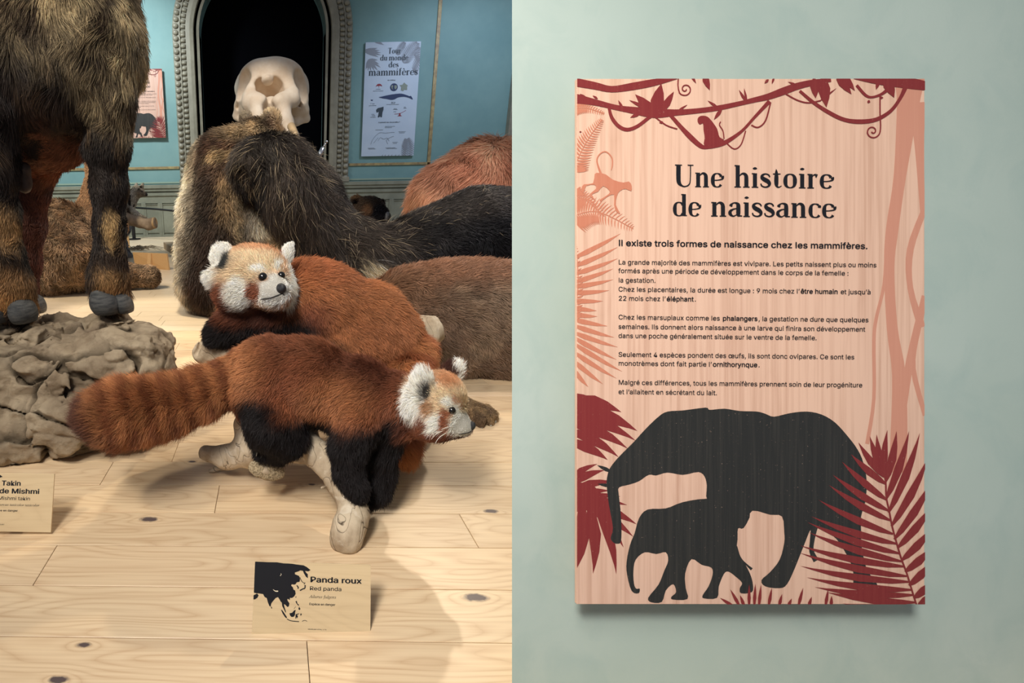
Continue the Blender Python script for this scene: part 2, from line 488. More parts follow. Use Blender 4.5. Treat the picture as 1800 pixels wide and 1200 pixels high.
def wood(name, light, dark, ang=0.0, freq=1.0, rough=0.4, vertical=False, knots=(), rnd=0.0, fine=0.5, cathedral=0.5):
    """oak-like grain along local x (ang = rotation about z), knots = world points (x, y, size)"""
    m = newmat(name, light, rough, 0.4); t = NT(m)
    P = t.pos()
    if vertical is not False:                      # grain frame given as three world axes
        gx, gy, gz = vertical
        dot = lambda v: t.n('VectorMath', {0: P, 1: tuple(v)}, operation='DOT_PRODUCT').outputs['Value']
        P = t.n('CombineXYZ', {0: dot(gx), 1: dot(gy), 2: dot(gz)}).outputs[0]
    else:
        P = t.map(P, rot=(0, 0, -ang))
    if rnd:
        r = t.n('ObjectInfo').outputs['Random']
        o = t.n('CombineXYZ', {0: t.math('MULTIPLY', r, 37.0), 1: t.math('MULTIPLY', r, 11.3), 2: t.math('MULTIPLY', r, 5.1)}).outputs[0]
        PG = t.n('VectorMath', {0: P, 1: o}, operation='ADD').outputs[0]
    else: PG = P
    kd = None; push = None
    for (kx, ky, ks) in knots:
        d = t.n('VectorMath', {0: t.n('VectorMath', {0: P, 1: (kx, ky, 0.0)}, operation='SUBTRACT').outputs[0], 1: (0.42 / ks, 1.0 / ks, 0.0)}, operation='MULTIPLY').outputs[0]
        l = t.n('VectorMath', {0: d}, operation='LENGTH').outputs['Value']
        kd = l if kd is None else t.math('MINIMUM', kd, l)
    lowf = t.noise(t.map(PG, (1.3 * freq, 9 * freq, 9 * freq)), 1.0, 2, 0.5)
    rings_in = t.math('MULTIPLY', lowf, 9.0)
    if kd is not None:
        g = t.math('DIVIDE', 3.0, t.math('ADD', kd, 0.9))
        rings_in = t.math('ADD', rings_in, g)
    rings = t.math('ABSOLUTE', t.math('SINE', t.math('MULTIPLY', rings_in, 6.0)))
    rings = t.math('POWER', rings, 0.6)
    fineg = t.noise(t.map(PG, (3 * freq, 160 * freq, 160 * freq)), 1.0, 4, 0.6)
    broad = t.noise(t.map(PG, (0.9, 2.2, 2.2)), 1.0, 2, 0.5)
    f = t.math('ADD', t.math('MULTIPLY', t.math('SUBTRACT', 1.0, rings), cathedral), t.math('MULTIPLY', t.math('SUBTRACT', fineg, 0.45), fine * 1.6))
    col = t.mix(light, dark, t.math('MULTIPLY', f, 1.0))
    col = t.mix(col, t.ramp(broad, [(0.3, (0.90, 0.90, 0.92)), (0.7, (1.05, 1.03, 1.0))]), 1.0, 'MULTIPLY')
    if rnd:
        rr = t.ramp(r, [(0.0, (1 - rnd, 1 - rnd * 1.15, 1 - rnd * 1.3)), (0.35, (1.0, 1.0, 1.0)), (0.7, (1 - rnd * 0.5, 1 - rnd * 0.65, 1 - rnd * 0.7)), (1.0, (1 + rnd * 0.4, 1 + rnd * 0.35, 1 + rnd * 0.2))])
        col = t.mix(col, rr, 1.0, 'MULTIPLY')
    if kd is not None:
        kk = t.math('ADD', kd, t.math('MULTIPLY', t.math('SUBTRACT', t.noise(t.map(P, (60, 60, 1)), 1.0, 3), 0.5), 0.9))
        col = t.mix(S(92, 78, 76), col, t.ramp(kk, [(0.55, (0, 0, 0)), (1.1, (1, 1, 1))]))
    t.color(col)
    t.bump(f, 0.08, 0.0006)
    return m
# ------------------------------------------------------------------ floor of oak planks
ang = rad(2.1)
PD = Vector((math.cos(ang), -math.sin(ang), 0)); QD = Vector((math.sin(ang), math.cos(ang), 0))
q_of = lambda px, py: on_floor(px, py).dot(QD)
p_of = lambda px, py: on_floor(px, py).dot(PD)
PITCHW = (q_of(760, 962) - q_of(700, 1127)) / 2
Q0 = q_of(700, 1127)
KN = [(262, 912, 0.011), (147, 1133, 0.0065), (103, 1194, 0.008), (863, 898, 0.009), (836, 1050, 0.012), (575, 993, 0.004), (548, 851, 0.005), (338, 811, 0.006)]
kn = []
for a, b, s in KN:
    v = on_floor(a, b); kn.append((v.dot(PD), v.dot(QD), s))
# grain frame: x along the plank
M_PLANK = wood('oak_plank', S(234, 208, 170), S(188, 148, 108), vertical=(PD, QD, Vector((0, 0, 1))), knots=kn, rnd=0.10, rough=0.38, cathedral=0.42, fine=0.62)
M_GAP = newmat('dark_floor_joint', (0.10, 0.065, 0.035), 0.9)
floor = MB().wbox(-6.2, 0.15, -0.06, 6.2, WALL_Y + 0.1, -0.006).build('floor', M_GAP)
tag(floor, 'pale oak plank floor of the exhibition platform', kind='structure')
KNOWN = {}
for px, py in ((823, 930), (92, 972), (304, 805), (660, 1080)):
    KNOWN.setdefault(int(math.floor((q_of(px, py) - Q0) / PITCHW)), p_of(px, py))
KNOWN[int(math.floor((q_of(660, 1080) - Q0) / PITCHW))] = -0.95
KNOWN[int(math.floor((q_of(300, 1170) - Q0) / PITCHW))] = -1.1
rr = random.Random(4)
row = -2
while True:
    q0 = Q0 + row * PITCHW
    if q0 > 2.75: break
    p = KNOWN.get(row, rr.uniform(-1.6, 0.2))
    xs = [p]
    lim = 0.6 + q0 * 0.75
    while xs[-1] < lim: xs.append(xs[-1] + rr.uniform(1.1, 1.9))
    while xs[0] > -lim: xs.insert(0, xs[0] - rr.uniform(1.1, 1.9))
    for x0, x1 in zip(xs[:-1], xs[1:]):
        g = 0.0007; bv = 0.0012
        o = PD * (x0 + g) + QD * (q0 + g); ax = PD * (x1 - x0 - 2 * g); ay = QD * (PITCHW - 2 * g)
        V = []
        for zz, b in ((-0.012, 0), (-bv * 0.6, 0), (0.0, bv)):
            ux, uy = PD * b, QD * b
            V += [o + ux + uy, o + ax - ux + uy, o + ax + ay - ux - uy, o + ay + ux - uy]
            for k in range(4): V[-4 + k] = V[-4 + k] + Vector((0, 0, zz))
        F = [(8, 9, 10, 11)] + [(a + 4 * l, (a + 1) % 4 + 4 * l, (a + 1) % 4 + 4 * (l + 1), a + 4 * (l + 1)) for l in (0, 1) for a in range(4)]
        MB().add(V, F).build('plank', M_PLANK, floor)
    row += 1
far = MB()
while True:
    q0 = Q0 + row * PITCHW
    if q0 > WALL_Y + 0.2: break
    x = rr.uniform(-7.5, -6.2)
    while x < 6.0:
        L = rr.uniform(1.1, 1.9)
        if x + L > -6.0:
            xa = max(x, -6.0)
            V = [PD * (xa + .001) + QD * (q0 + .001), PD * (x + L - .001) + QD * (q0 + .001), PD * (x + L - .001) + QD * (q0 + PITCHW - .001), PD * (xa + .001) + QD * (q0 + PITCHW - .001)]
            far.add(V + [v - Vector((0, 0, .008)) for v in V], [(0, 1, 2, 3), (0, 4, 5, 1), (1, 5, 6, 2), (2, 6, 7, 3), (3, 7, 4, 0)])
        x += L
    row += 1
M_PLANKF = wood('oak_plank_far', S(228, 208, 176), S(196, 172, 140), vertical=(PD, QD, Vector((0, 0, 1))), rough=0.4, cathedral=0.2, fine=0.3)
tag(far.build('distant_planks', M_PLANKF, floor), kind='stuff')

# ------------------------------------------------------------------ back wall with the arched opening
M_BLUE = mottled('blue_wall_paint', S(128, 164, 162), S(114, 152, 152), 1.3, 0.6, 0.10, 0.3, 30, 0.003)
M_GREY = mottled('grey_green_trim_paint', S(150, 146, 128), S(130, 126, 110), 6, 0.35, 0.15, 0.5, 60, 0.002)
M_WAIN = mottled('grey_wainscot_paint', S(146, 148, 130), S(126, 128, 112), 4, 0.5, 0.1, 0.4)
M_GOLD = mottled('worn_gilt_strip', S(176, 158, 108), S(132, 112, 80), 14, 0.45, 0.2, 0.5)
PXW = (on_wall(470, 120) - on_wall(460, 120)).length / 10
c0 = on_wall(461.5, 58); XC, ZC = c0.x, c0.z
R0 = (on_wall(573, 58).x - on_wall(350, 58).x) / 2
Z_CAP = on_wall(640, 320).z
YW = WALL_Y
def arch(r, n=40):
    pts = [(XC - r, Z_CAP, 0.0)]
    for k in range(9): pts.append((XC - r, Z_CAP + (ZC - Z_CAP) * (k + 1) / 9, 0.0))
    for k in range(1, n): t = math.pi * k / n; pts.append((XC - r * math.cos(t), ZC + r * math.sin(t), t))
    for k in range(10): pts.append((XC + r, ZC - (ZC - Z_CAP) * k / 9, math.pi))
    return pts
mb = MB()
T = 0.35
def wq(x0, z0, x1, z1):
    mb.add([(x0, YW, z0), (x1, YW, z0), (x1, YW, z1), (x0, YW, z1)], [(0, 1, 2, 3)])
HT = 4.6
wq(-9, 0, XC - R0, HT); wq(XC + R0, 0, 9, HT); wq(XC - R0, 0, XC + R0, Z_CAP)
A = [(x, z) for x, z, t in arch(R0) if z > ZC - 1e-6]
for (xa, za), (xb, zb) in zip(A[:-1], A[1:]):
    mb.add([(xa, YW, za), (xb, YW, zb), (xb, YW, HT), (xa, YW, HT)], [(0, 1, 2, 3)])
A2 = [(x, z) for x, z, t in arch(R0)]
for (xa, za), (xb, zb) in zip(A2[:-1], A2[1:]):
    mb.add([(xa, YW, za), (xb, YW, zb), (xb, YW + T, zb), (xa, YW + T, za)], [(0, 1, 2, 3)])
mb.add([(-9, YW, 0), (9, YW, 0), (9, YW, HT), (-9, YW, HT), (-9, YW + T, 0), (9, YW + T, 0), (9, YW + T, HT), (-9, YW + T, HT)], [(0, 3, 7, 4), (1, 5, 6, 2), (3, 2, 6, 7)])
wall = mb.build('wall_back', M_BLUE)
tag(wall, 'light blue painted museum wall with an arched opening', kind='structure')
nb = MB()
nb.add([(XC - R0 - .3, YW + T, 0), (XC + R0 + .3, YW + T, 0), (XC + R0 + .3, YW + T, HT), (XC - R0 - .3, YW + T, HT), (XC - R0 - .3, YW + T + .5, 0), (XC + R0 + .3, YW + T + .5, 0), (XC + R0 + .3, YW + T + .5, HT), (XC - R0 - .3, YW + T + .5, HT)],
       [(4, 5, 6, 7), (0, 4, 7, 3), (1, 2, 6, 5), (3, 7, 6, 2), (0, 1, 5, 4)])
tag(nb.build('niche_lining', M_BLACKCLOTH, wall))
# arch surround
dr = empty('door_1', (XC, YW, Z_CAP), 'arched grey-green door surround with beaded moulding and black opening'); dr['kind'] = 'structure'
def sweep(prof, name, mat):
    m = MB(); rows = []
    n = None
    for r, pr in prof:
        rows.append([(x, YW - pr, z) for x, z, t in arch(R0 + r * PXW)])
    n = len(rows[0]); V = [v for rw in rows for v in rw]
    F = [(j * n + i, j * n + i + 1, (j + 1) * n + i + 1, (j + 1) * n + i) for j in range(len(rows) - 1) for i in range(n - 1)]
    m.add(V, F)
    return m.build(name, mat, dr)
sweep([(0, -.30), (0, .02), (4, .035), (5, .0), (9, .0), (10, .05), (16, .062), (23, .06), (24, .03)], 'inner_frame', M_GREY)
sweep([(24, .03), (45, .03), (46.5, 0)], 'bead_bed', M_GREY)
rope = MB()
P = []
L = 0; ap = arch(R0 + 33.5 * PXW, 60)
for (xa, za, _), (xb, zb, _) in zip(ap[:-1], ap[1:]):
    d = math.hypot(xb - xa, zb - za); k = max(2, int(d / (3 * PXW)))
    for i in range(k): P.append((xa + (xb - xa) * i / k, YW - .045, za + (zb - za) * i / k))
rope.tube(P, [(1.9 if i % 2 else 1.0) * PXW for i in range(len(P))], 6).build('rope_moulding', M_GREY, dr, smooth=True)
def along(r, step):
    out = []; R = R0 + r * PXW; s = step * PXW
    H = ZC - Z_CAP; z = s * 0.7
    while z < H: out.append((XC - R, Z_CAP + z, math.pi)); z += s
    n = int(math.pi * R / s)
    for k in range(n + 1):
        t = math.pi * (k + .2) / (n + .4); out.append((XC - R * math.cos(t), ZC + R * math.sin(t), math.pi - t))
    z = H - s * .6
    while z > 0: out.append((XC + R, Z_CAP + z, 0.0)); z -= s
    return out
bead_me = mesh('bead', *(lambda m: (m.v, m.f))(MB().ball((0, 0, 0), (5.2 * PXW, 3.5 * PXW, 4.3 * PXW), 10, 6)))
bead_me.materials.append(M_GREY)
rib_me = None
rm = MB().tube([(-4.2 * PXW, 0, 0), (-3.4 * PXW, 0, 0), (3.4 * PXW, 0, 0), (4.2 * PXW, 0, 0)], [1.2 * PXW, 3.3 * PXW, 3.3 * PXW, 1.2 * PXW], 8)
rib_me = mesh('rib', rm.v, rm.f); rib_me.materials.append(M_GREY)
def studs(name, me, r, step, proud):
    for x, z, t in along(r, step):
        if z > 4.3: continue
        o = bpy.data.objects.new(name, me); COL.objects.link(o); o.parent = dr
        o.location = Vector((x, YW - proud, z)) - dr.location
        o.rotation_euler = (0, -t, 0)
studs('bead', bead_me, 40.5, 10.2, .04)
studs('rib', rib_me, 28, 8.6, .04)
for xx in (349 - 46, 573 + 2):
    xa = XC - R0 - 47 * PXW if xx < 400 else XC + R0 + 1 * PXW
    MB().wbox(xa, YW - .085, Z_CAP - .002, xa + 46 * PXW, YW, Z_CAP + 10 * PXW).build('plinth_block', M_GREY, dr, bevel=.006)
# wainscot
zs = lambda py: on_wall(560, py).z
wn = empty('trim_1', (0, YW, 0), 'grey-green panelled wainscot below the blue wall'); wn['kind'] = 'structure'
MB().wbox(-8.9, YW - .02, 0, 8.9, YW, zs(350)).build('backing_board', M_WAIN, wn)
capm = MB()
for a, b, p in ((320, 326, .085), (326, 331, .065), (331, 334, .03), (334, 339, .055), (339, 352, .035)):
    capm.wbox(-8.9, YW - p, zs(b), 8.9, YW, zs(a))
capm.build('cap_moulding', M_WAIN, wn)
MB().wbox(-8.9, YW - .05, 0, 8.9, YW - .02, zs(407)).build('base_rail', M_WAIN, wn)
x = -4.9; k = 0; PW = 31 * PXW
p_me = s_me = None
zt, zb = zs(354), zs(407)
while x < 4.9:
    if s_me is None:
        b = MB().wbox(0, -.05, zb, 8 * PXW, -.02, zt + .02).wbox(3 * PXW, -.056, zb, 5 * PXW, -.05, zt + .02)
        s_me = mesh('stile', b.v, b.f, False); s_me.materials.append(M_WAIN)
        b = MB().wbox(8.7 * PXW, -.034, zb + .03, PW - .7 * PXW, -.02, zt - .01)
        b.wbox(8 * PXW, -.045, zb, 8.7 * PXW, -.02, zt).wbox(PW - .7 * PXW, -.045, zb, PW, -.02, zt).wbox(8 * PXW, -.045, zt - .012, PW, -.02, zt)
        p_me = mesh('panel', b.v, b.f, False); p_me.materials.append(M_WAIN)
    for nm, me in (('stile', s_me), ('panel', p_me)):
        o = bpy.data.objects.new(nm, me); COL.objects.link(o); o.parent = wn; o.location = (x, 0, 0)
    x += PW
# gilt strips
def strip(name, x0, z0, x1, z1, lab, pr=.022):
    o = MB().wbox(x0, YW - pr, z0, x1, YW, z1).build(name, M_GOLD, bevel=.004)
    tag(o, lab, kind='structure')
z292 = on_wall(690, 288).z; h = 4.5 * PXW
strip('trim_2', -8.9, z292 - h / 2, XC - R0 - 47 * PXW, z292 + h / 2, 'gilt strip along the blue wall left of the arch')
strip('trim_3', XC + R0 + 47 * PXW, z292 - h / 2, on_wall(756, 288).x, z292 + h / 2, 'gilt strip along the blue wall right of the arch')
xv = on_wall(763, 150).x
strip('trim_4', xv - 3 * PXW, z292 - h / 2, xv + 3 * PXW, HT - .01, 'vertical gilt strip right of the pale wall poster')
z317 = on_wall(690, 314).z
M_CREAM = newmat('cream_line', S(150, 170, 150), .6)
for nm, x0, x1 in (('trim_5', -8.9, XC - R0 - 47 * PXW), ('trim_6', XC + R0 + 47 * PXW, 8.9)):
    o = MB().wbox(x0, YW - .012, z317 - 1.5 * PXW, x1, YW, z317 + 1.5 * PXW).build(nm, M_CREAM); tag(o, 'thin pale fillet above the wainscot', kind='structure')
xe = on_wall(897, 150).x
o = MB().wbox(xe, YW - .12, Z_CAP, xe + .25, YW, HT - .01).build('trim_7', M_GREY, bevel=.01); tag(o, 'dark pilaster edge beside the blue wall', kind='structure')

# ------------------------------------------------------------------ leaning partition on the right (parallel to the picture)
M_SAGE = newmat('sage_wall_paint', S(168, 190, 176), .62, .35); _t = NT(M_SAGE); _p = _t.pos()
_a = _t.noise(_t.map(_p, (1, 1, 1)), 2.2, 4, .55); _b = _t.noise(_t.map(_p, (1.2, 1, 1)), 9, 5, .6, .6)
_c = _t.mix(S(172, 187, 176), S(183, 196, 186), _t.ramp(_a, [(.35, (0, 0, 0)), (.7, (1, 1, 1))]))
_c = _t.mix(_c, S(158, 178, 170), _t.ramp(_b, [(.45, (0, 0, 0)), (.75, (.6, .6, .6))]))
_t.color(_c); _t.bump(_t.noise(_p, 260, 3, .6), .12, .0008)
PDIST = 0.775
def cw(x, y, z): return c2w(np.array([[x, y, z]]))[0]
def yfl(x, z):                     # camera-frame height of the floor
    # solve world z = 0
    return (0 - EYE - x * RV[2] - z * FV[2]) / UV[2]
pf = [(PDIST * .5, .86, PDIST), (1.7, .86, PDIST), (1.7, yfl(1.7, PDIST), PDIST), (PDIST * .5, yfl(PDIST * .5, PDIST), PDIST)]
pb = [(.455, .86, PDIST + .085), (1.7, .86, PDIST + .085), (1.7, yfl(1.7, PDIST + .085), PDIST + .085), (.455, yfl(.455, PDIST + .085), PDIST + .085)]
o = MB().add([cw(*p) for p in pf + pb], [(3, 2, 1, 0), (4, 5, 6, 7), (0, 1, 5, 4), (1, 2, 6, 5), (2, 3, 7, 6), (3, 0, 4, 7)]).build('wall_right', M_SAGE)
tag(o, 'sage green painted partition carrying the wooden birth panel', kind='structure')
# ------------------------------------------------------------------ lettering and flat print
FONTDIR = bpy.utils.system_resource('DATAFILES', path='fonts') or ''
_fonts = {}
def font(n):
    if n not in _fonts:
        try: _fonts[n] = bpy.data.fonts.load(os.path.join(FONTDIR, n))
        except Exception: _fonts[n] = None
    return _fonts[n]
SERIF_CACHE = {}
def bold_serif(s): return ''.join(chr(0x1D400 + ord(c) - 65) if 'A' <= c <= 'Z' else chr(0x1D41A + ord(c) - 97) if 'a' <= c <= 'z' else c for c in s)
def ital_serif(s): return ''.join('\u210e' if c == 'h' else chr(0x1D434 + ord(c) - 65) if 'A' <= c <= 'Z' else chr(0x1D44E + ord(c) - 97) if 'a' <= c <= 'z' else c for c in s)
def glyphs(s, style='sans', off=0.0):
    """2-D triangles of a string at size 1: (verts Nx2, faces, advance width)"""
    key = (s, style, off)
    if key in SERIF_CACHE: return SERIF_CACHE[key]
    cu = bpy.data.curves.new('t', 'FONT'); cu.resolution_u = 3
    f = font('NotoSansMath-Regular.woff2' if style in ('serif', 'italic') else 'Inter.woff2')
    if f is not None:
        cu.font = f
        s2 = bold_serif(s) if style == 'serif' else ital_serif(s) if style == 'italic' else s.replace('I', chr(0x399)).replace('l', chr(0x4c0))
    else: s2 = s
    cu.body = s2 + '|'; cu.offset = off
    ob = bpy.data.objects.new('t', cu); COL.objects.link(ob)
    dg = bpy.context.evaluated_depsgraph_get()
    me = ob.evaluated_get(dg).to_mesh()
    co = np.zeros(len(me.vertices) * 3, np.float32); me.vertices.foreach_get('co', co); co = co.reshape(-1, 3)[:, :2]
    fs = [tuple(p.vertices) for p in me.polygons]
    ob.evaluated_get(dg).to_mesh_clear()
    # the closing bar gives the true advance, then it is dropped
    xbar = co[:, 0].max(); keep = co[:, 0] < xbar - 0.30 * 0.35
    adv = co[co[:, 0] > xbar - 0.09][:, 0].min() - 0.02 if len(co) else 0
    m = co[:, 0] < adv + 0.02 - 1e-4
    fs = [q for q in fs if all(m[i] for i in q)]
    bpy.data.objects.remove(ob); bpy.data.curves.remove(cu)
    SERIF_CACHE[key] = (co, fs, adv)
    return SERIF_CACHE[key]
class Plane:
    """flat print area: (u, v) in its own drawing units, v downwards"""
    def __init__(s, p00, pu, pv, u0, v0, du, dv, nrm):
        s.o = Vector(p00); s.eu = (Vector(pu) - s.o) / du; s.ev = (Vector(pv) - s.o) / dv; s.u0 = u0; s.v0 = v0; s.n = Vector(nrm).normalized()
        s.box = (u0, v0, u0 + du, v0 + dv); s.unit = s.eu.length
    def __call__(s, u, v, lift=0.0): return s.o + s.eu * (u - s.u0) + s.ev * (v - s.v0) + s.n * lift
def clip_poly(P, box):
    x0, y0, x1, y1 = box
    for ax, lim, sg in ((0, x0, 1), (0, x1, -1), (1, y0, 1), (1, y1, -1)):
        out = []
        for i in range(len(P)):
            a, b = P[i - 1], P[i]
            ia, ib = (a[ax] - lim) * sg >= 0, (b[ax] - lim) * sg >= 0
            if ia != ib:
                t = (lim - a[ax]) / (b[ax] - a[ax]); out.append((a[0] + (b[0] - a[0]) * t, a[1] + (b[1] - a[1]) * t))
            if ib: out.append(b)
        P = out
        if not P: break
    return P
class Print:
    def __init__(s, plane, lift):
        s.pl = plane; s.l0 = lift; s.mb = MB(); s.k = 0; s.inc = max(1e-6, plane.unit * 1.3e-3)
    @property
    def lift(s): return s.l0 + s.k * s.inc
    def poly(s, P, step=True):
        s.k += 1 if step else 0
        P = clip_poly([tuple(p) for p in P], s.pl.box)
        if len(P) < 3: return s
        a = sum(P[i - 1][0] * P[i][1] - P[i][0] * P[i - 1][1] for i in range(len(P)))
        if a > 0: P = P[::-1]
        from mathutils.geometry import tessellate_polygon
        tri = tessellate_polygon([[Vector((p[0], p[1], 0)) for p in P]])
        V = [s.pl(u, v, s.lift) for u, v in P]
        F = []
        for t in tri:
            n = (V[t[1]] - V[t[0]]).cross(V[t[2]] - V[t[0]])
            F.append(tuple(t) if n.dot(s.pl.n) > 0 else tuple(t)[::-1])
        s.mb.add(V, F); return s
    def smooth(s, P, n=4):
        return s.poly(catmull(P, n, True))
    def stroke(s, P, w, n=4):
        if not hasattr(w, '__len__'): w = [w] * len(P)
        Q = catmull([(p[0], p[1], ww) for p, ww in zip(P, w)], n, False)
        Lf, Rt = [], []
        for i, q in enumerate(Q):
            a, b = Q[max(i - 1, 0)], Q[min(i + 1, len(Q) - 1)]
            dx, dy = b[0] - a[0], b[1] - a[1]; l = math.hypot(dx, dy) or 1
            nx, ny = -dy / l * q[2] / 2, dx / l * q[2] / 2
            Lf.append((q[0] + nx, q[1] + ny)); Rt.append((q[0] - nx, q[1] - ny))
        s.k += 1
        for i in range(len(Q) - 1): s.poly([Lf[i], Lf[i + 1], Rt[i + 1], Rt[i]], False)
        return s
    def leaf(s, b, t, w, bend=0.0, pos=.4):
        dx, dy = t[0] - b[0], t[1] - b[1]; nx, ny = -dy, dx; L = math.hypot(dx, dy) or 1; nx /= L; ny /= L
        f = lambda q, o: (b[0] + dx * q + nx * (o + bend * L * 4 * q * (1 - q)), b[1] + dy * q + ny * (o + bend * L * 4 * q * (1 - q)))
        prof = [(0, .12), (.15, .35), (pos, .5), (.7, .33), (.88, .13), (1, 0)]
        return s.poly([f(q, o * w) for q, o in prof] + [f(q, -o * w) for q, o in prof[-2::-1]])
    def circle(s, c, r, n=20): return s.poly([(c[0] + r * math.cos(2 * math.pi * k / n), c[1] + r * math.sin(2 * math.pi * k / n)) for k in range(n)])
    def text(s, segs, x0, x1, base, h=None, slope=0.0, style='sans'):
        """segs: list of (string, bold offset); fitted between x0 and x1; h = size (em) in units"""
        if isinstance(segs, str): segs = [(segs, 0.0)]
        parts = [(glyphs(t, style, 0.0), o) for t, o in segs]
        tot = sum(p[0][2] for p in parts); sx = (x1 - x0) / tot; sy = h if h else sx
        x = 0
        for (co, fs, adv), off in parts:
            if fs:
                used = sorted({i for f in fs for i in f}); mp = {i: k for k, i in enumerate(used)}
                sh = [(0, 0)] if off < .008 else [(-off / 2, 0), (off / 2, 0)] if off < .02 else [(-off / 2, 0), (off / 2, 0), (0, off / 3), (0, -off / 3)]
                for ox, oy in sh:
                    s.k += 1
                    V = [s.pl(x0 + (x + co[i][0] + ox) * sx, base + slope * (x + co[i][0]) * sx - (co[i][1] + oy) * sy, s.lift) for i in used]
                    s.mb.add(V, [tuple(mp[i] for i in f) for f in fs])
            x += adv
        return s
    def done(s, name, mat, parent):
        if not s.mb.f: return None
        o = s.mb.build(name, mat, parent)
        if s.k > 3: o['kind'] = 'stuff'
        return o
def catmull(P, n, closed):
    P = [tuple(map(float, p)) for p in P]; N = len(P); out = []
    rng = range(N) if closed else range(N - 1)
    for i in rng:
        if closed: p0, p1, p2, p3 = P[i - 1], P[i], P[(i + 1) % N], P[(i + 2) % N]
        else: p0, p1, p2, p3 = P[max(i - 1, 0)], P[i], P[i + 1], P[min(i + 2, N - 1)]
        for k in range(n):
            t = k / n
            out.append(tuple(.5 * (2 * b + (c - a) * t + (2 * a - 5 * b + 4 * c - d) * t * t + (3 * b - a - 3 * c + d) * t ** 3) for a, b, c, d in zip(p0, p1, p2, p3)))
    if not closed: out.append(P[-1])
    return out

